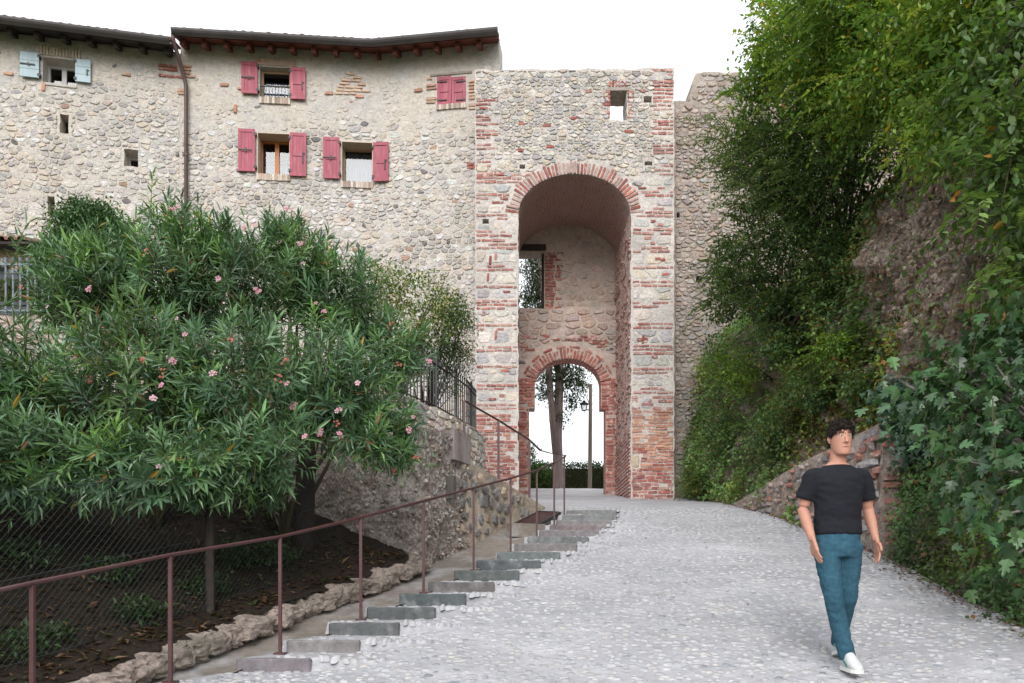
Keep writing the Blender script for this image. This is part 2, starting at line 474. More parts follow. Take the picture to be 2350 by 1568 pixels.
STEPS = [(545, 715, 1512), (660, 828, 1470), (757, 918, 1430), (843, 1000, 1395), (917, 1070, 1364), (983, 1135, 1337), (1043, 1192, 1310), (1094, 1241, 1287), (1140, 1285, 1268), (1180, 1324, 1249), (1211, 1351, 1233), (1238, 1374, 1218), (1261, 1390, 1206), (1277, 1403, 1195), (1290, 1414, 1183), (1300, 1415, 1172)]
SY = []; ST = []
for xl, xr, yt in STEPS:
    ys = np.arange(4.5, 17, .01); zz = prof(ys) + .045
    i = np.argmin(np.abs(zz / ys - (CY - yt) / F)); SY.append(ys[i]); ST.append(float(zz[i]))
SY = np.array(SY); ST = np.array(ST)
SXL = np.array([(s[0] - CX) / F * y for s, y in zip(STEPS, SY)]); SXR = np.array([(s[1] - CX) / F * y for s, y in zip(STEPS, SY)])
SY0 = SY[0] - .45
def gz(X, Y):
    X = np.asarray(X, float); Y = np.asarray(Y, float)
    base = prof(Y) + tilt(X, Y)
    k = np.clip(np.searchsorted(SY, Y, side='right') - 1, -1, len(SY) - 1)
    yk = np.where(k >= 0, SY[np.maximum(k, 0)], SY0); tk = np.where(k >= 0, ST[np.maximum(k, 0)], ST[0] - .11)
    stp = tk + np.clip(Y - yk, 0, .6) * .02
    xr = np.interp(Y, SY, SXR)
    m = 1 - np.clip((X - xr) / .5, 0, 1); m = m * m * (3 - 2 * m)
    m = m * np.clip((Y - 4.6) / .8, 0, 1) * np.clip((SY[-1] + .5 - Y) / .5, 0, 1)
    return base * (1 - m) + stp * m

def kerbx(Y): return railx(Y) - np.interp(Y, [4, 6, 9.3, 14.2], [.62, .60, .66, .66])

M['pave'] = mat('pebble mortar paving', (.355, .355, .375), var=.28, vscale=26, bump=.5, bscale=45, col2=(.425, .425, .445), c2scale=3.2, c2lo=.46, c2hi=.62, big=.2, bigscale=.55, stretch=(.55, 1, 1), wbump=.02)
M['pebble'] = mat('river pebble', attr=True, var=.18, vscale=35, rough=.55, bump=.12, bscale=50, spec=.35)
M['channel'] = mat('stained concrete gutter', (.235, .205, .18), var=.3, vscale=9, bump=.5, bscale=30, col2=(.36, .35, .345), c2scale=1.3, c2lo=.48, c2hi=.6)
M['soil'] = mat('brown humus soil', (.034, .024, .018), var=.45, vscale=16, bump=1., bscale=22, rough=1, wbump=.06)
M['grass_ground'] = mat('grassy ground', (.07, .09, .035), var=.4, vscale=3, bump=.6, bscale=10, rough=1)
M['conglomerate'] = mat('conglomerate rock', (.40, .335, .295), var=.75, vscale=24, bump=1., bscale=22, col2=(.53, .48, .445), c2scale=5, c2lo=.45, c2hi=.6, pit_shade=.45, pitscale=15, wbump=.09)
M['kerbrock'] = mat('conglomerate kerb rock', (.42, .345, .305), var=.45, vscale=11, bump=1., bscale=18, col2=(.28, .25, .21), c2scale=3, pit_shade=.3, pitscale=12, wbump=.06)

def grid_mesh(name, xs, ys, zf, matl, kind='structure', parent=None, smooth=True):
    X, Y = np.meshgrid(xs, ys); Z = zf(X, Y)
    V = np.stack([X.ravel(), Y.ravel(), Z.ravel()], 1); nx = len(xs); ny = len(ys)
    i, j = np.meshgrid(np.arange(nx - 1), np.arange(ny - 1)); a = (j * nx + i).ravel()
    Fc = np.stack([a, a + 1, a + 1 + nx, a + nx], 1)
    o = mesh_obj(name, V, Fc, matl, parent, smooth=smooth)
    if kind: tag(o, kind=kind)
    return o

# the wide ground, one sheet to the horizon
gx = np.concatenate([-np.geomspace(3000, 12, 24), np.linspace(-10, 12, 23), np.geomspace(14, 3000, 24)])
gy_ = np.concatenate([-np.geomspace(2000, 5, 16), np.linspace(-4, 30, 35), np.geomspace(32, 3500, 26)])
grid_mesh('ground', gx, gy_, lambda X, Y: prof(Y) - .45 - .0 * X, M['grass_ground'])

# ramp paving: columns follow the railing line on the left and the wall foot on the right
RX_Y = np.array([2, 5.5, 6.4, 8.0, 9.7, 11.5, 15.2, 17, 18.2, 26]); RX_X = np.array([4.5, 4.45, 4.4, 4.35, 4.45, 4.4, 4.35, 4.6, 4.6, 4.6])
def rampright(Y): return np.interp(Y, RX_Y, RX_X)
ys = np.unique(np.concatenate([np.arange(2.5, 4.8, .08), np.arange(4.8, 14, .033), np.arange(14, 25.2, .09)]))
ts = np.linspace(0, 1, 190)
T_, Yg = np.meshgrid(ts, ys)
L = np.where(Yg < 13.6, railx(Yg) - .1, np.interp(Yg, [13.6, 14.3, 15.5, 26], [railx(13.6) - .1, .35, -1.2, -1.2])); Rr = rampright(Yg)
Xg = L + (Rr - L) * T_
Zg = gz(Xg, Yg)
lump = np.array([noise.noise(Vector((x * 1.3, y * 1.3, 0))) * .018 + noise.noise(Vector((x * 9, y * 14, 4))) * .006 for x, y in zip(Xg.ravel(), Yg.ravel())]).reshape(Xg.shape)
Zg = Zg + lump
V = np.stack([Xg.ravel(), Yg.ravel(), Zg.ravel()], 1); nx = len(ts)
i, j = np.meshgrid(np.arange(nx - 1), np.arange(len(ys) - 1)); a = (j * nx + i).ravel()
ramp = mesh_obj('ramp_pavement', V, np.stack([a, a + 1, a + 1 + nx, a + nx], 1), M['pave'], smooth=True); tag(ramp, kind='structure')

# pebbles set in the mortar
PEB = [(.50, .495, .495), (.53, .525, .515), (.44, .445, .46), (.36, .375, .40), (.50, .46, .41), (.52, .495, .455), (.30, .32, .345), (.42, .395, .395), (.16, .185, .205), (.47, .42, .40)]
PW = np.array([.22, .15, .2, .1, .07, .08, .05, .08, .035, .03]); PW /= PW.sum()
cand = []
y = 4.7
while y < 15:
    dy = .062 + .002 * max(0, y - 6); n = int((rampright(y) - railx(min(y, 13.2))) / .088)
    xs_ = np.linspace(railx(min(y, 13.2)) + .0, rampright(y) - .1, n) + rng.uniform(-.045, .045, n)
    keep = rng.random(n) < (.8 if y < 9 else .65)
    for x in xs_[keep]: cand.append((x, y + rng.uniform(-.03, .03)))
    y += dy
cand = np.array(cand); cand = cand[~((np.interp(cand[:, 1], SY, SXL) < cand[:, 0]) & (cand[:, 0] < np.interp(cand[:, 1], SY, SXR)) & (cand[:, 1] > SY[0]) & (rng.random(len(cand)) < .5))]
nbase = len(cand); cand = np.vstack([cand] + [np.column_stack([SXR[k] + .05 + np.arange(8) * .068 + rng.uniform(-.02, .02, 8), SY[k] + .01 + np.arange(8) * .008 + rng.uniform(-.02, .02, 8)]) for k in range(13)])
n = len(cand); K = 9
ang = rng.normal(0, .35, n); A_ = rng.uniform(.022, .05, n); B_ = A_ * rng.uniform(.4, .72, n); H_ = rng.uniform(.004, .013, n); A_[nbase:] = rng.uniform(.03, .05, n - nbase); B_[nbase:] = A_[nbase:] * .6; H_[nbase:] = rng.uniform(.015, .03, n - nbase); ang[nbase:] += rng.choice([.8, -.5, 0], n - nbase)
th = np.linspace(0, 2 * np.pi, K, endpoint=False)
rr = 1 + rng.uniform(-.13, .13, (n, K))
def ring(sc):
    lx = np.cos(th)[None] * A_[:, None] * rr * sc; ly = np.sin(th)[None] * B_[:, None] * rr * sc
    c, s_ = np.cos(ang)[:, None], np.sin(ang)[:, None]
    return cand[:, 0:1] + lx * c - ly * s_, cand[:, 1:2] + lx * s_ + ly * c
base_z = gz(cand[:, 0], cand[:, 1]) + np.array([noise.noise(Vector((x * 1.3, y * 1.3, 0))) * .018 for x, y in cand])
sl = (gz(cand[:, 0], cand[:, 1] + .03) - gz(cand[:, 0], cand[:, 1] - .03)) / .06; sl = np.clip(sl, -.2, .5)
def zz(x, y, h): return base_z[:, None] + (y - cand[:, 1:2]) * sl[:, None] + h
x0, y0 = ring(1.0); x1, y1 = ring(.72)
V0 = np.stack([x0, y0, zz(x0, y0, -.012)], 2); V1 = np.stack([x1, y1, zz(x1, y1, H_[:, None] * .95)], 2)
Vc = np.stack([cand[:, 0], cand[:, 1], base_z + H_ * 1.15], 1)[:, None]
PV = np.concatenate([V0, V1, Vc], 1)          # n, 2K+1, 3
pf = []
for k in range(K):
    k2 = (k + 1) % K; pf += [(k, k2, K + k2), (k, K + k2, K + k), (K + k, K + k2, 2 * K)]
pf = np.array(pf)
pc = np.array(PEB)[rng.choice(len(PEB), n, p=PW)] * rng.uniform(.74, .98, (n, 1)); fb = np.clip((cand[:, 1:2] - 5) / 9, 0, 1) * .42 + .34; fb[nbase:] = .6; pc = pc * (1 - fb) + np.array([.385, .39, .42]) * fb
order = np.argsort(-(A_ * B_) / cand[:, 1] ** 2.2)
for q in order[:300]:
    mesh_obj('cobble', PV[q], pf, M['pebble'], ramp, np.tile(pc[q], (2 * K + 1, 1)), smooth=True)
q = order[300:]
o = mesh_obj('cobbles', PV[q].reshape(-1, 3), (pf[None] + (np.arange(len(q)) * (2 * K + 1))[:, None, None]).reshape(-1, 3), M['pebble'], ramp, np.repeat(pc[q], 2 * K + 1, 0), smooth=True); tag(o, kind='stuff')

# concrete drain strip between railing and kerb
ys = np.arange(3.2, 13.9, .06)
def strip(name, lf, rf, zf, matl, n=14):
    t = np.linspace(0, 1, n); Tt, Yy = np.meshgrid(t, ys); Xx = lf(Yy) + (rf(Yy) - lf(Yy)) * Tt
    Zz = zf(Xx, Yy, Tt) + np.array([noise.noise(Vector((x * 2, y * 2, 1))) * .02 + noise.noise(Vector((x * 7, y * 7, 5))) * .006 for x, y in zip(Xx.ravel(), Yy.ravel())]).reshape(Xx.shape)
    i, j = np.meshgrid(np.arange(n - 1), np.arange(len(ys) - 1)); a = (j * n + i).ravel()
    return tag(mesh_obj(name, np.stack([Xx.ravel(), Yy.ravel(), Zz.ravel()], 1), np.stack([a, a + 1, a + 1 + n, a + n], 1), matl, smooth=True), kind='structure')
strip('drain_channel', lambda Y: kerbx(Y) - np.interp(Y, [8.8, 9.6], [.12, .6]), lambda Y: railx(Y) - .02, lambda X, Y, T: prof(Y) - .03 - .05 * np.sin(np.pi * T) + .0 * X, M['channel'])

# soil bank rising to the left
def bankz(X, Y):
    d = np.clip(kerbx(np.clip(Y, 3.5, 9.6)) - X, 0, 9)
    b = prof(Y) + .14 + d * .2 + np.clip(d - .9, 0, 9) * .22
    return b
xs_ = np.linspace(0, 1, 60); ys = np.arange(2.6, 10.6, .1)
Tt, Yy = np.meshgrid(xs_, ys); Xx = kerbx(np.clip(Yy, 3.5, 14)) - .02 - np.clip(Yy - 9.15, 0, 2) * .9 - Tt ** 1.5 * 8.0
Zz = bankz(Xx, Yy) + np.array([noise.noise(Vector((x * 1.7, y * 1.7, 9))) * .07 + noise.noise(Vector((x * 6, y * 6, 5))) * .03 for x, y in zip(Xx.ravel(), Yy.ravel())]).reshape(Xx.shape)
i, j = np.meshgrid(np.arange(59), np.arange(len(ys) - 1)); a = (j * 60 + i).ravel()
tag(mesh_obj('soil_bank', np.stack([Xx.ravel(), Yy.ravel(), Zz.ravel()], 1), np.stack([a, a + 60, a + 61, a + 1], 1), M['soil'], smooth=True), kind='structure')

# ------------------------------------------------------------------ the gate tower
TW = Plane(18.0); TB = Plane(20.6)
tower = empty('gate_tower', (1.4, 18, .8), 'tall rubble and red brick gate tower with a deep arched niche', 'tower')
TP = lambda x, y: TW.px(x, y)
uL, uR = TP(1090, 0)[0], TP(1547, 0)[0]
nL, nR = TP(1189.5, 0)[0], TP(1447.5, 0)[0]
acu = (nL + nR) / 2; aa = (nR - nL) / 2; acv = TP(0, 492)[1]; ab = 93 / F * 18
vb = 1.2
top = [TP(x, y) for x, y in ((1090, 160), (1112, 158), (1130, 163), (1152, 162), (1180, 160), (1205, 157.5), (1230, 158.5), (1262, 161), (1300, 158.5), (1318, 161), (1350, 156.5), (1385, 159.5), (1420, 157.5), (1450, 160), (1480, 155.5), (1510, 157), (1547, 156.5))]
arch = [(acu + aa * math.cos(t), acv + ab * math.sin(t)) for t in np.linspace(0, math.pi, 36)]
outer = [(uL, vb), (nL, vb)] + arch[::-1] + [(nR, vb), (uR, vb)] + top[::-1]
def rect(fr, x0, x1, y0, y1):
    a = fr.px(x0, y1); b = fr.px(x1, y0); return [(a[0], a[1]), (b[0], a[1]), (b[0], b[1]), (a[0], b[1])]
def ragged(r, n=3, amp=.025):
    out = []
    for i in range(4):
        a = np.array(r[i]); b = np.array(r[(i + 1) % 4])
        for k in range(n): out.append(tuple(a + (b - a) * k / n + (rng.uniform(-amp, amp, 2) if k else 0)))
    return out
twin = rect(TW, 1400, 1438.7, 208, 275.8)
puts = [rect(TW, 1477, 1496, 221, 236), rect(TW, 1480, 1497, 371, 380), rect(TW, 1192, 1205, 377, 387), rect(TW, 1107, 1122, 503, 514)]
wall_mesh('wall', TW, outer, [twin] + [ragged(p, 2, .01) for p in puts], .6, M['mortar_tower'], tower, amp=.014, step=.11, ej=.016)
for p in puts:
    mb = MB(); c = np.mean(p, 0); mb.box((c[0], 18.42, c[1]), (.34, .1, .3)); mb.build('putlog_hole', M['room'], tower)  # dark box closes the hole, the shade is in its colour

# niche lining: sides and barrel vault with brick texture
def brick_lining(name, c1, c2, mortar, bw=.26, rh=.075, msz=.012, mixlo=.40, mixhi=.6):
    m = bpy.data.materials.new(name); m.use_nodes = True; t = m.node_tree; t.nodes.clear()
    out = N(t, 'ShaderNodeOutputMaterial'); pr = N(t, 'ShaderNodeBsdfPrincipled'); t.links.new(pr.outputs[0], out.inputs[0])
    uv = N(t, 'ShaderNodeUVMap'); br = N(t, 'ShaderNodeTexBrick')
    nw = N(t, 'ShaderNodeTexNoise'); nw.inputs['Scale'].default_value = 5; t.links.new(uv.outputs[0], nw.inputs['Vector'])
    ad = N(t, 'ShaderNodeVectorMath', operation='MULTIPLY_ADD'); ad.inputs[1].default_value = (.13, .13, .13)
    t.links.new(nw.outputs['Color'], ad.inputs[0]); t.links.new(uv.outputs[0], ad.inputs[2])
    t.links.new(ad.outputs[0], br.inputs['Vector'])
    br.inputs['Scale'].default_value = 1; br.inputs['Brick Width'].default_value = bw; br.inputs['Row Height'].default_value = rh
    br.inputs['Mortar Size'].default_value = msz; br.inputs['Color1'].default_value = (*c1, 1); br.inputs['Color2'].default_value = (*c2, 1); br.inputs['Mortar'].default_value = (*mortar, 1)
    br.inputs['Mortar Smooth'].default_value = .4
    nz = N(t, 'ShaderNodeTexNoise'); nz.inputs['Scale'].default_value = 2.2; nz.inputs['Detail'].default_value = 10; nz.inputs['Roughness'].default_value = .7
    t.links.new(uv.outputs[0], nz.inputs['Vector'])
    mr = N(t, 'ShaderNodeMapRange'); t.links.new(nz.outputs[0], mr.inputs[0]); mr.inputs[1].default_value = mixlo; mr.inputs[2].default_value = mixhi
    mi = N(t, 'ShaderNodeMix', data_type='RGBA'); t.links.new(mr.outputs[0], mi.inputs[0]); t.links.new(br.outputs[0], mi.inputs[6]); mi.inputs[7].default_value = (*mortar, 1)
    t.links.new(mi.outputs[2], pr.inputs['Base Color']); pr.inputs['Roughness'].default_value = .9
    bu = N(t, 'ShaderNodeBump'); bu.inputs['Strength'].default_value = .8; bu.inputs['Distance'].default_value = .03
    nb = N(t, 'ShaderNodeTexNoise'); nb.inputs['Scale'].default_value = 18; nb.inputs['Detail'].default_value = 8; t.links.new(uv.outputs[0], nb.inputs['Vector'])
    t.links.new(nb.outputs[0], bu.inputs['Height']); t.links.new(bu.outputs[0], pr.inputs['Normal'])
    return m
M['vault'] = brick_lining('vault brick', (.30, .145, .12), (.38, .215, .18), (.38, .29, .255), bw=.24, msz=.02, mixlo=.42, mixhi=.68)
M['cheek'] = brick_lining('niche cheek brick', (.36, .115, .085), (.45, .22, .17), (.58, .53, .48), bw=.27, rh=.082, msz=.018, mixlo=.47, mixhi=.66)
M['cheek_low'] = brick_lining('lower cheek brick', (.36, .10, .08), (.43, .17, .13), (.50, .40, .36), bw=.27, rh=.08, mixlo=.58, mixhi=.8)
e = .004
prof_pts = [(nR - e, 1.2)] + [(nR - e, z) for z in np.linspace(1.5, acv, 46)] + [(acu + (aa - e) * math.cos(t), acv + (ab - e) * math.sin(t)) for t in np.linspace(0, math.pi, 60)[1:-1]] + [(nL + e, z) for z in np.linspace(acv, 1.2, 46)]
pp = np.array(prof_pts); arc = np.concatenate([[0], np.cumsum(np.hypot(*np.diff(pp, axis=0).T))])
yy = np.linspace(18.02, 20.62, 26)
def lining(name, lo, hi, matl):
    V = []; UV = []; n = hi - lo
    for yv in yy:
        for k in range(lo, hi):
            x, z = pp[k]; c = np.array([acu, min(z, acv)]); d = c - np.array([x, z]); d = d / np.hypot(*d)
            dd = max(0, (noise.noise(Vector((arc[k] * 3, yv * 3, 2))) * .02 + noise.noise(Vector((arc[k] * 9, yv * 9, 6))) * .012) + .01) * (0 if yv < 18.05 else 1)
            V.append((x + d[0] * dd, yv, z + d[1] * dd)); UV.append((yv, arc[k]))
    i, j = np.meshgrid(np.arange(n - 1), np.arange(len(yy) - 1)); a = (j * n + i).ravel()
    return mesh_obj(name, V, np.stack([a, a + n, a + n + 1, a + 1], 1), matl, tower, uv=UV)
lining('niche_side_wall', 12, 48, M['cheek']); lining('niche_side_wall', 0, 13, M['cheek_low'])
lining('vault', 47, 105, M['vault']); lining('niche_side_wall', 104, len(pp), M['cheek'])

# back wall of the niche with window above and gate arch below
BP = lambda x, y: TB.px(x, y)
oL, oR = BP(1227, 0)[0], BP(1377.5, 0)[0]; wL, wR = BP(1214, 0)[0], BP(1388, 0)[0]
bcv = BP(0, 888)[1]; bb = (888 - 828) / F * 20.6; bcu = (oL + oR) / 2; ba = (oR - oL) / 2; nv = BP(0, 941)[1]
barch = [(bcu + ba * math.cos(t), bcv + bb * math.sin(t)) for t in np.linspace(0, math.pi, 30)]
ledge = BP(0, 711)[1]
lowtop = [(nL - .2, ledge - .03), (.5, ledge - .02), (1.0, ledge - .05), (1.6, ledge + .02), (2.2, ledge + .0), (nR + .05, ledge + .05)]
low_outer = [(nL - .2, 1.6), (wL, 1.6), (wL, nv), (oL, nv)] + barch[::-1] + [(oR, nv), (wR, nv), (wR, 1.6), (nR + .05, 1.6)] + lowtop[::-1]
TBL = Plane(20.42)
wall_mesh('gate_wall', TBL, low_outer, [], .42, M['plaster_pink'], tower, amp=.02, step=.1)
upw = rect(TB, 1150, 1249, 577, 720)
upw[0] = (nL - .12, ledge - .3); upw[3] = (nL - .12, upw[3][1]); upw[1] = (upw[1][0], ledge - .3)
up_outer = [(nL - .25, ledge - .4), (nR + .05, ledge - .4), (nR + .05, acv + ab + .1), (nL - .25, acv + ab + .1)]
wall_mesh('niche_back_wall', TB, up_outer, [upw], .5, M['plaster_pink'], tower, amp=.02, step=.1)
mb = MB(); a = BP(1180, 571); b = BP(1253, 571)
mb.box(((a[0] + b[0]) / 2, 20.75, a[1] + .02), (b[0] - a[0], .42, .15)); mb.box((upw[1][0] - .03, 20.85, (upw[1][1] + upw[2][1]) / 2), (.05, .2, upw[2][1] - upw[1][1]))
mb.build('window_lintel', M['wood_dark'], tower)

# outer body behind the face
mb = MB()
mb.box((uL + .3, 19.4, 5.2), (.55, 1.55, 8.0)); mb.box((uR - .35, 19.55, 5.3), (.6, 1.85, 7.6))
mb.build('tower_body', M['mortar_tower'], tower)

bricks = Pieces(TW); stones = Pieces(TW)
STC = [(.61, .575, .51), (.56, .53, .48), (.64, .60, .53), (.51, .495, .47), (.59, .54, .465), (.45, .44, .43), (.60, .53, .43)]
def stc(k=1.): return jcol(np.array(random.choice(STC)) * k, .14, .03)
def ellipse_in(u, v, grow=0.):
    if nL - .015 < u < nR + .015 and v < acv: return True
    return ((u - acu) / (aa + grow)) ** 2 + ((v - acv) / (ab + grow)) ** 2 < 1 and v >= acv
VD = .27                                         # voussoir ring depth
def hole_hit(u, v, L, H, hs):
    for r in hs:
        if u + L / 2 > r[0][0] and u - L / 2 < r[1][0] and v + H / 2 > r[0][1] and v - H / 2 < r[2][1]: return True
    return False
def brick_row(u0, u1, v, H=.050, drop=.1, cols=None, avoid=True, lmin=.16, lmax=.30, joint=.02, depth=.012):
    u = u0 + random.uniform(-.0, .02)
    while u < u1 - .06:
        L = random.uniform(lmin, lmax) if random.random() > .2 else random.uniform(.1, .14)
        L = min(L, u1 - u)
        if random.random() > drop and not (avoid and (any(ellipse_in(a_, v, VD * .8) for a_ in (u, u + L)) or hole_hit(u + L / 2, v, L, H, puts + [twin]))):
            c = redc() if cols is None else jcol(random.choice(cols), .12, .05)
            dust = random.uniform(.0, .38) if cols is None and v > TP(0, 940)[1] else random.uniform(0, .07); c = c * (1 - dust) + np.array([.56, .48, .44]) * dust
            bricks.brick(u + L / 2, v + random.uniform(-.006, .006), L - joint, H * random.uniform(.78, 1.08), random.gauss(0, .018), random.uniform(.006, .022), c, jit=.008)
        u += L
def stone_band(u0, u1, v0, v1, su, sv, keep=.95, k=1., dmin=.006, dmax=.025, joint=.018):
    for poly in rubble_cells(u0, u1, v0, v1, su, sv, [(r[0][0] - .02, r[1][0] + .02, r[0][1] - .02, r[2][1] + .02) for r in puts + [twin]]):
        c = np.mean(poly, 0)
        if random.random() > keep: continue
        sh = shape_stone(poly, joint)
        if any(ellipse_in(p[0], p[1], VD) for p in sh): continue
        stones.stone(sh, random.uniform(dmin, dmax), stc(k), tilt=.4)
# piers: alternating stone blocks and brick courses between y=400 and y=950
def pier(u0, u1, ya, yb, zone):
    v = TP(0, yb)[1]; vt = TP(0, ya)[1]
    while v < vt:
        nb = random.choice([1, 2, 2, 2, 3])
        for _ in range(nb):
            w0 = u0 + (random.random() < .15) * random.uniform(.1, .4); w1 = u1 - (random.random() < .2) * random.uniform(.1, .4)
            brick_row(w0, w1, v + .04, drop=.12); v += .083
            if v > vt: return
        h = random.uniform(.22, .36); h = min(h, vt - v)
        if h < .08: return
        us = u0 + (u1 - u0) * random.uniform(.35, .65)
        stone_band(u0 + .01, u1 - .01, v + .01, v + h, .38, .26, keep=.93, joint=.02, dmax=.018)
        for q in range(random.choice([0, 1, 1, 2, 3])):
            bricks.brick(us + random.uniform(-.2, .2), v + random.uniform(.05, h - .04), random.uniform(.1, .2), random.uniform(.045, .07), random.choice([0, 0, 1.5]), .024, redc())
        v += h
pier(uL + .015, nL - .02, 545, 942, 'l'); pier(nR + .03, uR - .015, 500, 905, 'r')
# spandrels beside the arch
for (u0, u1, ya, yb) in ((uL + .015, nL + .25, 395, 545), (nR - .25, uR - .015, 420, 500)):
    v = TP(0, yb)[1]
    while v < TP(0, ya)[1]:
        for _ in range(random.choice([2, 3, 3])): brick_row(u0, u1, v + .04, drop=.16); v += .083
        stone_band(u0, u1, v, v + .2, .3, .2); v += .21
# lower brick zones
def solid_brick(u0, u1, y0, y1, rh, cols=None, drop=.02, blocks=()):
    v = TP(0, y1)[1]; vt = TP(0, y0)[1]
    while v < vt - rh * .6:
        if not blocks: brick_row(u0, u1, v + rh / 2, H=rh * .78, drop=drop, cols=cols, joint=.014)
        else:
            ok = [(u0, u1)]
            for (a, b, c, d) in blocks:
                if c < v + rh / 2 < d: ok = [(u0, a), (b, u1)]
            for a, b in ok:
                if b - a > .08: brick_row(a, b, v + rh / 2, H=rh * .78, drop=drop, cols=cols, joint=.014)
        v += rh
solid_brick(uL + .015, nL - .01, 946, 1165, .0845, drop=.03)
blk = (TP(1448, 0)[0], TP(1468, 0)[0], TP(0, 1077)[1], TP(0, 1043)[1])
solid_brick(nR + .015, uR - .015, 1078, 1160, .084, drop=.02)
solid_brick(nR + .015, uR - .015, 1028, 1078, .072, cols=ORANGE + RED[:2], blocks=[blk])
solid_brick(nR + .015, uR - .015, 942, 1028, .066, cols=ORANGE)
solid_brick(nR + .015, uR - .015, 906, 942, .083, drop=.35)
stone_band(nR + .02, uR - .3, TP(0, 940)[1], TP(0, 908)[1], .3, .26, keep=.5)
stones.stone(shape_stone([(blk[0], blk[2]), (blk[1], blk[2]), (blk[1], blk[3]), (blk[0], blk[3])], .005), .03, (.56, .46, .34))
# rubble above the arch, brick quoins on both edges
q_l = [(196, 0), (231, 2), (240, 1), (268, 1), (276, 1), (285, 2), (300, 2), (309, 2), (316, 1), (333, 1), (341, 2), (372, 1), (381, 1), (389, 2), (398, 2), (406, 2)]
q_r = [(162, 2), (172, 1), (188, 2), (197, 2), (206, 2), (215, 2), (224, 2), (233, 2), (243, 2), (252, 2), (279, 2), (287, 2), (296, 2), (306, 3), (335, 2), (344, 2), (351, 2), (381, 2), (391, 2), (401, 1)]
for yq, n_ in q_l:
    if n_: brick_row(uL + .01, uL + .2 + .17 * n_, TP(0, yq)[1], drop=.05)
for yq, n_ in q_r: brick_row(uR - .18 - .16 * n_, uR - .012, TP(0, yq)[1], drop=.05)
ql = [(TP(0, y_)[1]) for y_, n_ in q_l if n_]; qr = [TP(0, y_)[1] for y_, n_ in q_r]
for poly in rubble_cells(uL + .01, uR - .01, TP(0, 440)[1], TP(0, 163)[1], .15, .085, [(r[0][0] - .03, r[1][0] + .03, r[0][1] - .02, r[2][1] + .1) for r in puts + [twin]], sizevar=.6):
    c = np.mean(poly, 0)
    if c[0] < uL + .5 and min(abs(c[1] - q) for q in ql) < .07: continue
    if c[0] > uR - .48 and min(abs(c[1] - q) for q in qr) < .07: continue
    if (c[0] < uL + .95 or c[0] > uR - .8) and c[1] < TP(0, 400)[1]: continue
    sh = shape_stone(poly, .009)
    if any(ellipse_in(p[0], p[1], VD + .01) for p in sh): continue
    if random.random() < .018: bricks.brick(c[0], c[1], random.uniform(.12, .22), .06, random.gauss(0, .1), .02, redc()); continue
    stones.stone(sh, random.uniform(.008, .03), stc(random.choice([1, 1, 1, .92, .84, 1.05])), tilt=.5, inset=.82)
# voussoirs of the great arch
tt = np.linspace(.02, math.pi - .02, 420); ex = acu + aa * np.cos(tt); ey = acv + ab * np.sin(tt)
sl_ = np.concatenate([[0], np.cumsum(np.hypot(np.diff(ex), np.diff(ey)))]); s = .03
while s < sl_[-1]:
    i = np.searchsorted(sl_, s); t = tt[min(i, 419)]; nx_, ny_ = math.cos(t) / aa, math.sin(t) / ab; l_ = math.hypot(nx_, ny_); nx_ /= l_; ny_ /= l_
    Lb = random.uniform(.2, .3); c = redc()
    if random.random() < .5: c = c * .5 + np.array([.5, .46, .42]) * .5
    bricks.brick(acu + aa * math.cos(t) + nx_ * (Lb / 2 + .004), acv + ab * math.sin(t) + ny_ * (Lb / 2 + .004), Lb, .052, math.atan2(ny_, nx_) + random.gauss(0, .03), random.uniform(.01, .028), c)
    s += .076
# window surround: rough timber lintel and brick jambs
mb = MB(); a = TP(1384, 205); b = TP(1449, 205)
mb.box(((a[0] + b[0]) / 2, 18.03, a[1]), (b[0] - a[0], .1, .075)); mb.box(((twin[0][0] + twin[1][0]) / 2, 18.33, twin[2][1] + .03), (.55, .5, .08))
mb.build('lintel', M['wood_grey'], tower)
for yq in range(214, 276, 9):
    for sgn, xx in ((-1, twin[0][0] - .07), (1, twin[1][0] + .08)):
        if random.random() < .7: bricks.brick(xx, TP(0, yq)[1], random.uniform(.1, .16), .06, 0, .02, redc())
for k in range(7):
    if random.random() < .8: bricks.brick(twin[0][0] + .0 + k * .07, TP(0, 193)[1], .13, .05, math.pi / 2 + .05 * (k - 3), .02, redc())
# brick courses on the right cheek of the niche and on the gate soffit
class Side:
    def __init__(s, X): s.X = X
    def w(s, p):
        p = np.asarray(p, float).reshape(-1, 3); return np.stack([s.X - p[:, 2], 18.0 + p[:, 0], p[:, 1]], 1)
ck = Pieces(Side(nR - .012)); v = 1.75
while v < acv:
    dn = .05 if v < TP(0, 990)[1] else (.55 if random.random() < .4 else .9)
    u = .02
    while u < 2.4:
        L = random.uniform(.18, .3)
        if random.random() > dn: c = redc(); c = c * .62 + np.array([.58, .51, .47]) * .38; ck.brick(u + L / 2, v, L - .02, random.uniform(.045, .06), random.gauss(0, .02), random.uniform(.012, .03), c)
        u += L
    v += .083
ck.finish('cheek_brick', 'cheek_bricks', M['brick'], tower)
V = []; UV = []; pl = [(wR, 1.7), (wR, nv), (oR, nv)] + barch + [(oL, nv), (wL, nv), (wL, 1.7)]; pl = np.array([np.array(p) + (np.array([bcu, bcv - .5]) - np.array(p)) * .004 for p in pl])
al = np.concatenate([[0], np.cumsum(np.hypot(*np.diff(pl, axis=0).T))])
for yv in (20.425, 20.86):
    for k in range(len(pl)): V.append((pl[k][0], yv, pl[k][1])); UV.append((yv, al[k]))
nk = len(pl); mesh_obj('gate_lining', V, [(k, k + nk, k + nk + 1, k + 1) for k in range(nk - 1)], M['cheek_low'], tower, uv=UV)
bricks.finish('brick', 'bricks', M['brick'], tower); stones.finish('stone', 'stones', M['stone'], tower)

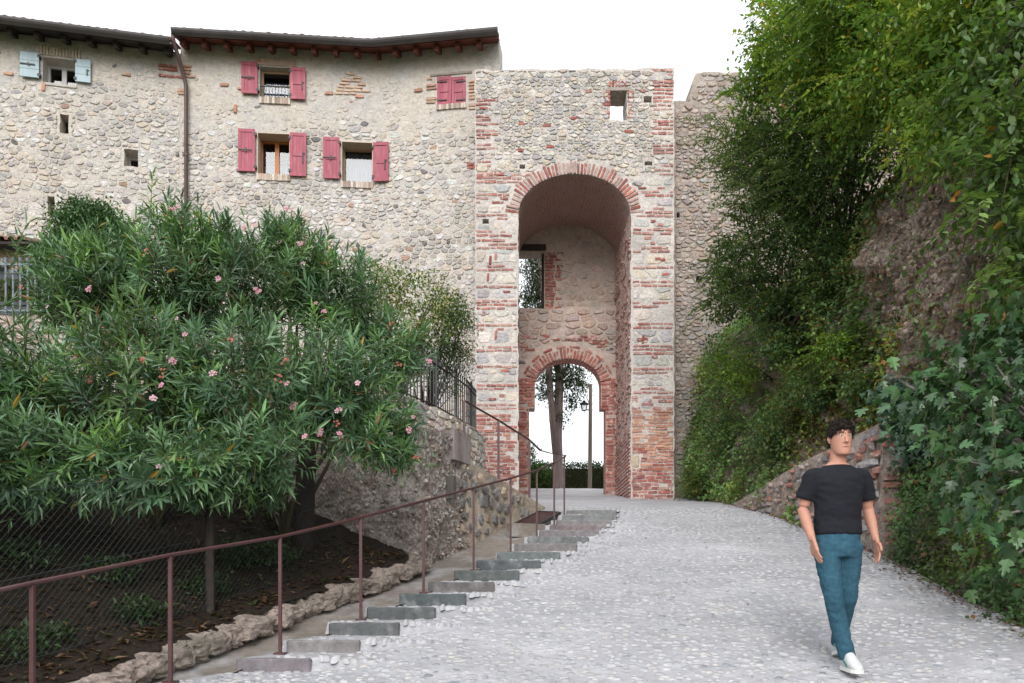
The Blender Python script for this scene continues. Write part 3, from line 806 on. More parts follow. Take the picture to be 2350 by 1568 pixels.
# back wall masonry
bk = Pieces(TBL); bs = Pieces(TBL); bu2 = Pieces(TB); bsu = Pieces(TB); bricks = bk
PK = [(.48, .385, .335), (.44, .37, .325), (.50, .42, .365), (.43, .35, .30), (.46, .345, .28), (.42, .36, .33)]
VD2 = .30
def in_gate(u, v, g=0.):
    if v < nv: return wL - g * .1 < u < wR + g * .1
    if v < bcv: return oL - g < u < oR + g
    return ((u - bcu) / (ba + g)) ** 2 + ((v - bcv) / (bb + g)) ** 2 < 1
for poly in rubble_cells(nL + .0, nR, bcv + .1, ledge - .06, .24, .15, sizevar=.6):
    sh = shape_stone(poly, .02)
    if any(in_gate(p[0], p[1], VD2 + .16) for p in sh): continue
    bs.stone(sh, random.uniform(.01, .035), jcol(random.choice(PK), .12), tilt=.5)
for poly in rubble_cells(BP(1278, 0)[0], nR, ledge + .06, acv + ab - .1, .26, .17, sizevar=.65):
    if random.random() < .3: continue
    bsu.stone(shape_stone(poly, .03), random.uniform(.008, .03), jcol(random.choice(PK), .12), tilt=.4)
v = ledge + .04
while v < upw[2][1]:
    L1 = random.uniform(.2, .3); bu2.brick(upw[1][0] + .02 + L1 / 2, v, L1, .062, 0, .02, redc() * .9)
    if random.random() < .6: bu2.brick(upw[1][0] + .05 + L1 + .09, v, .16, .06, 0, .015, redc() * .9)
    v += .083
tt = np.linspace(.0, math.pi, 420); ex = bcu + ba * np.cos(tt); ey = bcv + bb * np.sin(tt)
sl_ = np.concatenate([[0], np.cumsum(np.hypot(np.diff(ex), np.diff(ey)))])
for off, Lb, step in ((.004, .25, .078), (.275, .06, .26)):
    s = .03
    while s < sl_[-1]:
        t = tt[min(np.searchsorted(sl_, s), 419)]; nx_, ny_ = math.cos(t) / ba, math.sin(t) / bb; l_ = math.hypot(nx_, ny_); nx_ /= l_; ny_ /= l_
        LL = Lb * random.uniform(.85, 1.1)
        if off < .1: bk.brick(bcu + ba * math.cos(t) + nx_ * (LL / 2 + off), bcv + bb * math.sin(t) + ny_ * (LL / 2 + off), LL, .056, math.atan2(ny_, nx_) + random.gauss(0, .02), random.uniform(.015, .035), redc())
        else: bk.brick(bcu + (ba + .3) * math.cos(t), bcv + (bb + .3) * math.sin(t), .24, .055, math.atan2(ny_, nx_) + math.pi / 2, .02, redc())
        s += step
def jamb_rows(a, b, v0, v1, drop=.06):
    v = v0
    while v < v1:
        u = a
        while u < b - .05:
            L = min(random.uniform(.14, .27), b - u)
            if random.random() > drop: bk.brick(u + L / 2, v, L - .016, .062, random.gauss(0, .015), random.uniform(.008, .03), redc())
            u += L
        v += .081
jamb_rows(nL + .01, wL - .0, 1.75, nv); jamb_rows(wR + .0, nR - .01, 1.75, nv, .1)
jamb_rows(nL + .01, oL - .01, nv, bcv + .2); jamb_rows(oR + .01, nR - .02, nv, bcv + .15, .12)
for _ in range(60):
    u = random.uniform(nL, nR); v = bcv + bb + random.uniform(-.3, .75)
    if not in_gate(u - .12, v, VD2 + .07) and not in_gate(u + .12, v, VD2 + .07) and v < bcv + bb + .62: bk.brick(u, round(v / .083) * .083, random.uniform(.15, .26), .06, random.gauss(0, .03), .025, redc() if random.random() < .85 else jcol((.12, .12, .14)))
bk.finish('gate_brick', 'gate_bricks', M['brick'], tower); bs.finish('gate_wall_stone', 'gate_wall_stones', M['stone'], tower)
bu2.finish('jamb_brick', 'jamb_bricks', M['brick'], tower); bsu.finish('niche_stone', 'niche_stones', M['stone'], tower)

# ------------------------------------------------------------------ curtain wall to the right of the tower
CWL = Plane(18.85); cw = empty('curtain_wall', (5.5, 18.85, 1), 'battlemented rubble curtain wall between the tower and the overgrown slope', 'wall')
cpx = lambda x, y: CWL.px(x, y)
ctop = [cpx(*p) for p in ((1535, 234), (1560, 231), (1584, 234), (1588, 190), (1597, 168), (1640, 164), (1668, 167), (1699, 166), (1700, 206), (1760, 208), (1762, 172), (1880, 170), (1882, 215), (2200, 215))]
couter = [(cpx(1535, 0)[0], 1.2), (cpx(2200, 0)[0], 1.2)] + ctop[::-1]
holes = [rect(CWL, 1598, 1612, 635, 648), rect(CWL, 1700, 1716, 470, 482), rect(CWL, 1553, 1560, 488, 500)]
wall_mesh('wall', CWL, couter, [ragged(h, 2, .01) for h in holes], .7, M['mortar_wall'], cw, amp=.025, step=.15, ej=.03)
for p in holes:
    mb = MB(); c = np.mean(p, 0); mb.box((c[0], 19.2, c[1]), (.34, .1, .3)); mb.build('putlog_hole', M['room'], cw)  # hole backed by a box painted as dark as its shade
cs = Pieces(CWL); CWC = [(.46, .41, .365), (.50, .455, .41), (.42, .375, .34), (.46, .39, .33), (.40, .375, .36), (.52, .465, .405), (.45, .36, .30)]
for poly in rubble_cells(cpx(1549, 0)[0], cpx(1900, 0)[0], 1.6, cpx(0, 168)[1], .17, .095, [(h[0][0], h[1][0], h[0][1], h[2][1]) for h in holes], sizevar=.6):
    sh = shape_stone(poly, .012)
    if not all(pip(couter, p[0], p[1]) for p in sh): continue
    c = sh.mean(0);
    cc = jcol(random.choice(CWC), .15)
    if random.random() < .008: cc = redc()
    cs.stone(sh, random.uniform(.008, .04), cc, tilt=.6, inset=.78)
cs.finish('stone', 'stones', M['stone'], cw)
# ------------------------------------------------------------------ the two houses on the left
def plan(x, Y): return ((x - CX) / F * Y, Y)
HF = Poly([plan(-170, 17.75), plan(0, 18.1), plan(405, 18.85), plan(870, 19.25), plan(1147, 18.85)])
hp = HF.px
uS = hp(414, 0)[0]; uE = HF.u[-1]
def hrect(x0, x1, y0, y1):
    a = hp(x0, y1); b = hp(x1, y0); return [(a[0], a[1]), (b[0], a[1]), (b[0], b[1]), (a[0], b[1])]
houseL = empty('stone_house', (-9, 18.5, 3), 'long grey rubble house with pale blue shutters and narrow slits', 'house')
houseR = empty('stone_house', (-4, 19, 3), 'cream rubble house with raspberry red shutters and brown rafters beside the tower', 'house')
VT_L, VT_R, VB = 12.45, 12.72, 2.2
# openings
OP_L = {'blue': hrect(98, 174, 139, 190), 'slit1': hrect(137, 158, 263, 305), 'niche': hrect(284, 317, 345, 381), 'slit3': hrect(108, 124, 450, 497)}
OP_R = {'up': hrect(596, 666, 156, 224), 'lowa': hrect(590, 666, 307, 400), 'lowb': hrect(783, 856, 327, 417), 'shut': hrect(1003, 1069, 175, 243)}
wall_mesh('wall', HF, [(0, VB), (uS, VB), (uS, VT_L), (0, VT_L)], [OP_L['blue']] + [ragged(OP_L[k], 3, .015) for k in ('slit1', 'niche', 'slit3')], .45, M['mortar_house'], houseL, amp=.02, step=.17)
wall_mesh('wall', HF, [(uS, VB), (uE, VB), (uE, VT_R), (uS, VT_R)], [OP_R[k] for k in OP_R], .45, M['mortar_house'], houseR, amp=.018, step=.17)
HSC = [(.60, .56, .50), (.56, .53, .48), (.64, .60, .54), (.52, .50, .46), (.61, .54, .45), (.47, .45, .43), (.66, .64, .60)]
def house_stones(parent, u0, u1, holes, plaster_y, vlo):
    st = Pieces(HF); bk = Pieces(HF)
    hs = [(r[0][0] - .05, r[1][0] + .05, r[0][1] - .06, r[2][1] + .05) for r in holes]
    for poly in rubble_cells(u0 + .02, u1 - .02, vlo, 12.3, .18, .112, hs, sizevar=.58):
        c = np.mean(poly, 0); w = HF.w([[c[0], c[1], 0]])[0]
        py = CY - w[2] / w[1] * F + 40 * noise.noise(Vector((c[0] * .5, c[1] * .5, 3))); px_ = CX + w[0] / w[1] * F
        pl = min(1., max(0., (plaster_y + 35 - py) / 70))            # how far the plaster covers the stones
        if random.random() < .5 * pl + .05: continue
        g = noise.noise(Vector((c[0] * .45, c[1] * .45, 11))); lich = max(0, g * 1.5 + .1) * (1 - pl)
        cc = jcol(random.choice(HSC), .10, .025) * (1 - .26 * lich)
        if pl > .3: cc = cc * .45 + np.array([.60, .54, .45]) * .55
        if random.random() < .012: cc = jcol((.22, .21, .21), .2)
        if random.random() < .007: cc = jcol((.44, .30, .23), .2)
        if random.random() < .04 and pl < .5: cc = jcol((.70, .70, .69), .05)
        sh = shape_stone(poly, .007 + .03 * pl + random.uniform(0, .010))
        st.stone(sh, random.uniform(.006, .028) * (1 - .7 * pl), cc, tilt=.55, inset=.8)
    return st, bk
stL, bkL = house_stones(houseL, 0, uS, OP_L.values(), 175, hp(200, 800)[1])
stR, bkR = house_stones(houseR, uS, uE, OP_R.values(), 285, hp(700, 960)[1])
def patch(bk, cx, cy, w, h, cols, drop=.25, tri=False):
    u0, v0 = hp(cx - w / 2, cy + h / 2); u1, v1 = hp(cx + w / 2, cy - h / 2); v = v0; r = 0
    while v < v1:
        f = 1 - .75 * (v - v0) / (v1 - v0) if tri else 1
        c = (u0 + u1) / 2; u = c - (u1 - u0) / 2 * f
        while u < c + (u1 - u0) / 2 * f:
            L = random.uniform(.16, .27)
            if random.random() > drop: bk.brick(u + L / 2, v, L - .02, .055, random.gauss(0, .02), .03, jcol(random.choice(cols), .1))
            u += L
        v += .08
patch(bkR, 800, 192, 66, 44, [(.56, .40, .30), (.58, .43, .33), (.52, .36, .27)], .2, True)
patch(bkL, 385, 162, 44, 22, RED[:3], .25)
for x, y, w, h in ((425, 165, 20, 36), (984, 205, 12, 62), (1079, 215, 8, 70), (412, 205, 12, 20), (1064, 330, 0, 0), (680, 70, 0, 0)):
    if w: patch(bkR, x, y, w, h, [(.52, .36, .27), (.46, .27, .19)], .3)
patch(bkR, 1080, 375, 18, 22, RED[:3], .2)
for x, y in ((515, 195, ), (555, 205), (755, 215), (825, 222), (600, 140), (540, 250), (960, 208), (20, 170), (290, 172), (100, 200)):
    u, v = hp(x, y); (bkR if x > 414 else bkL).brick(u, v, .2, .07, random.choice([0, 0, 1.5]), .035, jcol((.48, .27, .18)))
# soldier course over the blue window
r = OP_L['blue']
for k in range(13): bkL.brick(r[0][0] - .03 + k * .067, r[2][1] + .14, .2, .05, math.pi / 2 + random.gauss(0, .03), .03, jcol((.56, .46, .37), .1))
bkL.finish('brick', 'bricks', M['brick'], houseL); bkR.finish('brick', 'bricks', M['brick'], houseR)
stL.finish('stone', 'stones', M['stone'], houseL); stR.finish('stone', 'stones', M['stone'], houseR)

def fbox(mb, u0, u1, v0, v1, w0, w1, col=(1, 1, 1)):
    q = [(u0, v0, w0), (u1, v0, w0), (u1, v1, w0), (u0, v1, w0), (u0, v0, w1), (u1, v0, w1), (u1, v1, w1), (u0, v1, w1)]
    mb.add(HF.w(np.array(q)), [(0, 3, 2, 1), (4, 5, 6, 7), (0, 1, 5, 4), (1, 2, 6, 5), (2, 3, 7, 6), (3, 0, 4, 7)], col)
def part(name, boxes, matl, parent, cols=None):
    mb = MB()
    for i, b in enumerate(boxes): fbox(mb, *b, col=(cols[i] if cols else (1, 1, 1)))
    return mb.build(name, matl, parent)
def shutter(parent, x0, x1, y0, y1, matl, side, horiz=False, closed=False):
    a = hp(x0, y1); b = hp(x1, y0); yl = 0
    u0, v0, u1, v1 = a[0], a[1], b[0], b[1]
    d0 = .05 if not closed else -.03
    s_ = part('shutter', [(u0 + .004, u1 - .004, v0 + .004, v1 - .004, d0, d0 + .02)], matl, parent)
    W_, H_ = u1 - u0, v1 - v0
    if horiz:
        n = 3
        for k in range(n): part('board', [(u0, u1, v0 + H_ * k / n + .004, v0 + H_ * (k + 1) / n - .004, d0 + .018, d0 + .032)], matl, s_)
    else:
        part('rail', [(u0, u1, v1 - .075, v1, d0 + .018, d0 + .038)], matl, s_); part('rail', [(u0, u1, v0, v0 + .075, d0 + .018, d0 + .038)], matl, s_)
        part('rail', [(u0 + .07, u1 - .07, v0 + H_ * .46, v0 + H_ * .46 + .08, d0 + .018, d0 + .04)], matl, s_)
        part('stile', [(u0, u0 + .065, v0 + .078, v1 - .078, d0 + .018, d0 + .036)], matl, s_); part('stile', [(u1 - .065, u1, v0 + .078, v1 - .078, d0 + .018, d0 + .036)], matl, s_)
        n = 3; iw = (W_ - .14) / n
        for k in range(n): part('board', [(u0 + .07 + iw * k + .007, u0 + .07 + iw * (k + 1) - .007, v0 + .078, v1 - .078, d0 + .016, d0 + .026)], matl, s_)
    def iron(nm, *bx): part(nm, [bx], M['iron'], s_)
    if closed:
        for vv in (v0 + .12, v1 - .12): iron('strap_hinge', u0 + (0 if side < 0 else W_ * .3), u1 - (W_ * .3 if side < 0 else 0), vv - .012, vv + .012, d0 + .04, d0 + .05)
    elif side < 0:
        iron('latch_bar', u0, u1 - W_ * .2, v0 + H_ * .5 - .012, v0 + H_ * .5 + .012, d0 + .04, d0 + .055); iron('latch_handle', u0 + W_ * .42, u0 + W_ * .5, v0 + H_ * .44, v0 + H_ * .55, d0 + .056, d0 + .065)
    else:
        iron('latch_handle', u1 - W_ * .25, u1 - W_ * .18, v0 + H_ * .3, v0 + H_ * .55, d0 + .04, d0 + .055); iron('keeper', u1 - W_ * .16, u1 - W_ * .08, v0 + H_ * .5, v0 + H_ * .54, d0 + .04, d0 + .05)
    if not closed:
        hu = u1 if side < 0 else u0
        for vv in (v0 + H_ * .12, v1 - H_ * .12): iron('hinge', hu - .03, hu + .03, vv - .03, vv + .03, .0, d0 + .045)
    return s_
def sill(parent, r, y_h=.15, n=None, out=.05):
    u0, u1, v = r[0][0] - .01, r[1][0] + .01, r[0][1]
    n = n or int((u1 - u0) / .058); s_ = part('sill', [(u0, u1, v - y_h + .01, v - .01, -.3, out - .015)], M['mortar_house'], parent)
    mb = MB()
    for k in range(n):
        a = u0 + (u1 - u0) * k / n; fbox(mb, a + .004, a + (u1 - u0) / n - .004, v - y_h, v, -.3, out + random.uniform(-.006, .006), jcol(random.choice([(.58, .48, .40), (.50, .38, .31), (.62, .54, .46), (.33, .26, .22)]), .1))
    mb.build('sill_bricks', M['brick_sill'], s_)
def window(parent, r, wood, sash=None, curtain=None, mull=True, back=.36):
    u0, u1, v0, v1 = r[0][0], r[1][0], r[0][1], r[2][1]; f = .055; d = -back
    w_ = part('window', [(u0 - .02, u0 + f, v0 - .02, v1 + .02, d - .05, d + .03), (u1 - f, u1 + .02, v0 - .02, v1 + .02, d - .05, d + .03), (u0 + f, u1 - f, v1 - f, v1 + .02, d - .05, d + .03), (u0 + f, u1 - f, v0 - .02, v0 + f, d - .05, d + .03)], wood, parent)
    if mull:
        c = (u0 + u1) / 2; part('mullion', [(c - .05, c + .05, v0 + f, v1 - f, d - .045, d + .022)], wood, w_)
    for a, b in (((u0 + f, (u0 + u1) / 2 - .05), ((u0 + u1) / 2 + .05, u1 - f)) if mull else ((u0 + f, u1 - f),)):
        part('pane', [(a, b, v0 + f, v1 - f, d - .03, d - .02)], M['glass'], w_)
    if curtain:
        mb = MB(); n = 40; V = []; cv0, cv1 = v0, v0 + (v1 - v0) * curtain; 
        for k in range(n + 1):
            uu = u0 + (u1 - u0) * k / n; ww = d - .14 + .02 * math.sin(k * 1.3) + .01 * math.sin(k * 3.1)
            V += [(uu, cv0, ww), (uu, cv1, ww)]
        mb.add(HF.w(np.array(V)), [(2 * k, 2 * k + 2, 2 * k + 3, 2 * k + 1) for k in range(n)]); mb.build('curtain', M['white_cloth'], w_)
    # room behind
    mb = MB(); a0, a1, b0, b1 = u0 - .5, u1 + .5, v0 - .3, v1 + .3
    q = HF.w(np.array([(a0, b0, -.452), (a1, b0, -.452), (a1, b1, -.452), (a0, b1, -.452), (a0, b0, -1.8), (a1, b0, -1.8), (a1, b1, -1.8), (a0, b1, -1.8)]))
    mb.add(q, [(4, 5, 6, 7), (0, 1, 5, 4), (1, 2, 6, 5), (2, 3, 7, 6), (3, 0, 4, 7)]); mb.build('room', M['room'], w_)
    return w_
# blue window and slits
window(houseL, OP_L['blue'], M['white_paint'], back=.34); shutter(houseL, 49, 92, 127, 179, M['blue_paint'], -1, True); shutter(houseL, 175, 210, 143, 191, M['blue_paint'], 1, True)
for k in ('slit1', 'niche', 'slit3'): window(houseL, OP_L[k], M['white_paint'] if k == 'niche' else M['wood_dark'], mull=False, back=.4)
r = OP_L['blue']; part('sill', [(r[0][0] - .02, r[1][0] + .02, r[0][1] - .05, r[0][1] + .005, -.3, .03)], M['mortar_house'], houseL)
# red windows
window(houseR, OP_R['up'], M['wood_pale'], curtain=.75, mull=False, back=.2); sill(houseR, OP_R['up'])
shutter(houseR, 555.7, 592.5, 148, 218, M['red_paint'], -1); shutter(houseR, 667.5, 702, 161, 231, M['red_paint'], 1)
r = OP_R['up']; g = part('window_guard', [(r[0][0] + .01, r[1][0] - .01, r[0][1] + .30, r[0][1] + .33, -.07, -.04), (r[0][0] + .01, r[1][0] - .01, r[0][1] + .04, r[0][1] + .06, -.07, -.04)], M['iron'], houseR)
for k in range(9):
    a = r[0][0] + .06 + k * (r[1][0] - r[0][0] - .12) / 8; part('bar', [(a - .006, a + .006, r[0][1] + .04, r[0][1] + .31, -.061, -.049)], M['iron'], g)
part('lintel', [(r[0][0] - .15, r[1][0] + .14, r[2][1] + .03, r[2][1] + .17, -.1, .022)], mat('pink plaster lintel', (.50, .36, .29), var=.15), houseR)
window(houseR, OP_R['lowa'], M['wood_orange'], curtain=.48, back=.4); sill(houseR, OP_R['lowa'])
shutter(houseR, 548.5, 587, 301, 396, M['red_paint'], -1); shutter(houseR, 666.5, 704, 310, 407, M['red_paint'], 1)
window(houseR, OP_R['lowb'], M['wood_pale'], curtain=.97, mull=False, back=.36); sill(houseR, OP_R['lowb'])
shutter(houseR, 742.6, 780, 320, 412.5, M['red_paint'], -1); shutter(houseR, 857, 893.5, 330, 420, M['red_paint'], 1)
for k in ('lowa', 'lowb'):      # smooth cream reveals
    r = OP_R[k]; u0, u1, v0, v1 = r[0][0], r[1][0], r[0][1], r[2][1]
    part('reveal', [(u0 + .001, u0 + .02, v0 + .001, v1 - .021, -.34, .008), (u1 - .02, u1 - .001, v0 + .001, v1 - .021, -.34, .008), (u0 + .001, u1 - .001, v1 - .02, v1 - .001, -.34, .008)], mat('smooth cream plaster ' + k, (.60, .50, .39), var=.08, bump=.1), houseR)
shutter(houseR, 1003, 1035.5, 175, 243, M['red_paint'], -1, closed=True); shutter(houseR, 1036.5, 1069, 175, 243, M['red_paint'], 1, closed=True)
sill(houseR, OP_R['shut'], .12); a = hp(988, 177); b = hp(1083, 164); part('lintel', [(a[0], b[0], a[1], b[1], -.1, .035)], M['wood_grey'], houseR)
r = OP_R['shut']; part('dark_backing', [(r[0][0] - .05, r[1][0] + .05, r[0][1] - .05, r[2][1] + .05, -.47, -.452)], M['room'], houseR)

# eaves, gutters, rafters, tiles, roofs, closing walls
def eave(parent, u0, u1, vg, over, dark, rspace):
    us = [u0] + [u for u in HF.u if u0 + .05 < u < u1 - .3] + [u1]
    wood = M['wood_dark'] if dark else M['wood_brown']
    pitch = .36
    # roof slab, boarded soffit
    V = []; n = len(us)
    for u in us: V += list(HF.w(np.array([(u, vg + .02, over - .03), (u - (1.1 if u == us[-1] else 0), vg + .02 + pitch * 6.5, over - .03 - 6.5), (u, vg + .08, over - .03), (u - (1.1 if u == us[-1] else 0), vg + .08 + pitch * 6.5, over - .03 - 6.5)])))
    Fc = []
    for k in range(n - 1):
        b, c = 4 * k, 4 * k + 4; Fc += [(b, c, c + 1, b + 1), (b + 2, b + 3, c + 3, c + 2), (b, b + 2, c + 2, c), (b + 1, c + 1, c + 3, b + 3)]
    Fc += [(0, 1, 3, 2), (4 * n - 4, 4 * n - 2, 4 * n - 1, 4 * n - 3)]
    mb = MB(); mb.add(V, Fc); mb.build('roof_deck', wood, parent)
    roof = parent
    # rafters
    u = u0 + .15
    while u < u1 - .05:
        mb = MB(); q = []
        for (w, vv) in ((over - .1, vg - .0), (-.3, vg + pitch * (over + .27))):
            for du in (-.05, .05):
                for dv in (-.12, .015): q.append((u + du, vv + dv, w))
        mb.add(HF.w(np.array(q)), [(0, 1, 3, 2), (4, 6, 7, 5), (0, 2, 6, 4), (1, 5, 7, 3), (0, 4, 5, 1), (2, 3, 7, 6)]); mb.build('rafter', wood, parent)
        u += rspace
    # gutter: half round trough
    pts = HF.w(np.array([(u, vg - .0, over + .06) for u in us])); V = []; Fc = []; K_ = 9
    for i, u in enumerate(us):
        for k in range(K_):
            a = math.pi + math.pi * k / (K_ - 1); V.append(HF.w([[u, vg + .085 + .11 * math.sin(a), over + .095 + .11 * math.cos(a)]])[0])
        for k in range(K_ - 1, -1, -1):
            a = math.pi + math.pi * k / (K_ - 1); V.append(HF.w([[u, vg + .09 + .102 * math.sin(a), over + .095 + .102 * math.cos(a)]])[0])
    m_ = 2 * K_
    for i in range(n - 1):
        for k in range(m_): Fc.append((i * m_ + k, i * m_ + (k + 1) % m_, (i + 1) * m_ + (k + 1) % m_, (i + 1) * m_ + k))
    Fc += [tuple(range(m_)), tuple((n - 1) * m_ + k for k in range(m_ - 1, -1, -1))]
    mb = MB(); mb.add(V, Fc); g_ = mb.build('gutter', M['gutter'], parent, smooth=False)
    # clay tiles along the eave, rows running up the slope
    u = u0 + .06; pr = []
    while u < u1:
        V = []; Fc = []; K_ = 7; rows = [(over + .02, 0), (-.45, 0)]
        for (w, _) in rows:
            vv = vg + .15 + pitch * (over - w) + random.uniform(-.012, .012)
            for rad in (.088, .068):
                for k in range(K_):
                    a = math.pi * k / (K_ - 1); V.append((u + rad * math.cos(a), vv + .075 * math.sin(a) * rad / .088 + .0, w))
        for k in range(K_ - 1):
            Fc += [(k, 2 * K_ + k, 2 * K_ + k + 1, k + 1), (K_ + k, K_ + k + 1, 3 * K_ + k + 1, 3 * K_ + k), (k, k + 1, K_ + k + 1, K_ + k)]
        mesh_obj('roof_tile', HF.w(np.array(V)), Fc, M['tile'], parent, None)
        u += .19
    # upper tile field in one ribbed sheet
    V = []; Fc = []; cols_ = int((u1 - u0) / .0475)
    for i in range(cols_ + 1):
        u = u0 + (u1 - u0) * i / cols_; h = .07 * abs(math.sin((u - u0 - .06) / .19 * math.pi + math.pi / 2))
        for w in (-.4, -6.4): V.append((u - (1.1 * (u - u0) / (u1 - u0) if w < -1 else .16 * (u - u0) / (u1 - u0)), vg + .09 + pitch * (over - w) + h, w))
    Fc = [(2 * i, 2 * i + 2, 2 * i + 3, 2 * i + 1) for i in range(cols_)]
    mesh_obj('tile_field', HF.w(np.array(V)), Fc, M['tile'], parent)
    # closing walls
    mb = MB(); bz = VB
    q = HF.w(np.array([(u0, bz, -.44), (u1 - .12, bz, -.44), (u1 - 1.1, bz, -6.3), (u0, bz, -6.3), (u0, vg, -.44), (u1 - .12, vg, -.44), (u1 - 1.1, vg + 2.2, -6.3), (u0, vg + 2.2, -6.3)]))
    mb.add(q, [(1, 2, 6, 5), (2, 3, 7, 6), (3, 0, 4, 7)]); mb.build('rear_wall', M['mortar_house'], parent)
GL, GR = 12.28, 12.50
eave(houseL, 0, uS - .03, GL, .52, True, .55); eave(houseR, uS + .01, uE + .06, GR, .52, False, .5)
# stained strip of wall under the dark eave belongs to the masonry; downpipe
mb = MB()
pth = [HF.w([[u, v, w]])[0] for u, v, w in ((uS + .02, GR + .02, .6), (uS + .03, GR - .12, .58), (uS + .10, GR - .55, .2), (uS + .16, GR - .85, .11), (uS + .16, GR - 1.1, .1), (uS + .16, VB + .2, .1))]
mb.tube(pth, .045, 10); dp = mb.build('downpipe', M['pipe'], houseR, smooth=True)
for vv in (10.0, 8.3, 6.4, 4.5):
    c = HF.w([[uS + .16, vv, .1]])[0]; mb = MB(); mb.lathe(c, [(.055, -.02), (.055, .02)], 10); c2 = HF.w([[uS + .16, vv, 0]])[0]; mb.bar(c, c2, .02); mb.build('pipe_clamp', M['pipe'], dp)

# ------------------------------------------------------------------ retaining walls, stair, parapet
WL = [(-7.5, 10.4), (-2.4, 9.75), (-1.12, 9.45), (.60, 14.45)]
RW = Poly(WL)
ret = empty('retaining_wall', (-1.2, 9.5, -.4), 'rough brown conglomerate retaining wall ending in a pale sloping stair wall', 'wall')
def rtop(u):   # top height along the wall
    return np.interp(u, [0, RW.u[1], RW.u[2], RW.u[2] + 1.55, RW.u[2] + 1.56, RW.u[3]], [2.57, 2.15, 1.82, 1.93, 1.64, 1.31])
def rough_wall(name, u0, u1, base, matl, amp, step=.045, seed=0):
    us = np.arange(u0, u1 + step / 2, step); ts = np.linspace(0, 1, 40); V = []
    for u in us:
        tp = float(rtop(u)); xb, yb, _ = RW.w([[u, 0, 0]])[0]; b = float(prof(yb)) - base
        for t in ts:
            v = b + (tp - b) * t
            d = noise.noise(Vector((u * 1.1 + seed, v * 1.1, 3))) * amp * 1.2 + noise.noise(Vector((u * 4, v * 4, seed))) * amp * .6 + abs(noise.noise(Vector((u * 13, v * 13, seed + 4)))) * amp * .5 - (noise.voronoi(Vector((u * 7, v * 7, seed)))[0][0] - .3) * amp * .9
            V.append((u, v, d * min(1, (1.02 - t) * 9)))
        V.append((u, tp + .0, -.35)); V.append((u, b, -.35))
    n = len(ts) + 2; Fc = []
    for i in range(len(us) - 1):
        for k in range(n - 1): Fc.append((i * n + k, (i + 1) * n + k, (i + 1) * n + k + 1, i * n + k + 1))
    for i in (0, len(us) - 1): Fc.append(tuple(i * n + k for k in range(n)))
    return mesh_obj(name, RW.w(np.array(V)), Fc, matl, ret, smooth=False)
M['mortar_stair'] = mat('pale stair wall mortar', (.56, .48, .39), var=.2, vscale=9, bump=.7, bscale=18, col2=(.43, .345, .27), c2scale=3, c2lo=.5, c2hi=.66, wbump=.05)
M['darkstone'] = mat('pitted grey boulder', attr=True, var=.55, vscale=22, bump=1., bscale=30, pit_shade=.5, pitscale=24, wbump=.05)
uj = RW.u[2] + 1.56
rough_wall('rock_face', 0, uj, .35, M['conglomerate'], .07)
rough_wall('stair_side_wall', uj, RW.u[3], .3, M['mortar_stair'], .022, seed=5)
sp = Pieces(RW)
for poly in rubble_cells(uj - .25, RW.u[3] - .15, 0, 1.7, .26, .2, sizevar=.5):
    c = np.mean(poly, 0); tp = float(rtop(max(c[0], uj))); xb, yb, _ = RW.w([[c[0], 0, 0]])[0]
    if c[1] > tp - .12 or c[1] < float(prof(yb)) - .03: continue
    dk = random.random() < (.75 if c[0] < uj + 2.2 else .3)
    if not dk and random.random() < .35: continue
    sp.stone(shape_stone(poly, .055 if dk else .06), random.uniform(.02, .045), jcol((.29, .28, .265) if dk else (.48, .38, .29), .2), tilt=.4, inset=.7)
sp.finish('stone', 'stones', M['darkstone'], ret)
mb = MB()
for u, v in ((RW.u[2] + .95, 1.19), (RW.u[2] + 2.2, 1.13)):
    fr = RW.w(np.array([(u, v, .035)]))[0]; q = []
    for du in (-.045, .045):
        for dv in (-.12, .12):
            for dw in (-.03, .075): q.append((u + du, v + dv * (.7 if u > uj else 1.2), dw))
    mb.add(RW.w(np.array(q)), [(0, 1, 3, 2), (4, 6, 7, 5), (0, 4, 5, 1), (2, 3, 7, 6), (1, 5, 7, 3), (0, 2, 6, 4)])
mb.build('weep_hole', M['room'], ret)  # solid dark blocks, the shade of the openings put into their colour
# pebbles embedded in the conglomerate
bmx = bmesh.new(); bmesh.ops.create_icosphere(bmx, subdivisions=1, radius=1); ic0 = np.array([v.co[:] for v in bmx.verts]); ic0F = np.array([[v.index for v in f.verts] for f in bmx.faces]); bmx.free()
def embed(pts, size, cols, name, matl, parent):
    n = len(pts); k = len(ic0); s = size * rng.uniform(.4, 1.3, (n, 1, 3)) * rng.uniform(.5, 1.3, (n, 1, 1)); q = ic0[None] * (1 + rng.uniform(-.22, .22, (n, k, 1))) * s
    a = rng.uniform(0, 6.3, n); c_, s_ = np.cos(a)[:, None], np.sin(a)[:, None]; q = np.stack([q[..., 0] * c_ - q[..., 2] * s_, q[..., 1], q[..., 0] * s_ + q[..., 2] * c_], 2)
    V = (q + np.asarray(pts)[:, None]).reshape(-1, 3); col = np.array(cols)[rng.integers(0, len(cols), n)] * rng.uniform(.7, 1.2, (n, 1))
    o = mesh_obj(name, V, (ic0F[None] + (np.arange(n) * k)[:, None, None]).reshape(-1, 3), matl, parent, np.repeat(col, k, 0)); tag(o, kind='stuff'); return o
ROCKC = [(.50, .44, .39), (.42, .34, .29), (.56, .51, .46), (.34, .28, .25), (.46, .36, .30), (.38, .36, .34), (.28, .22, .19)]
eu = rng.uniform(.0, uj, 4200); et = rng.random(4200) ; ep = []
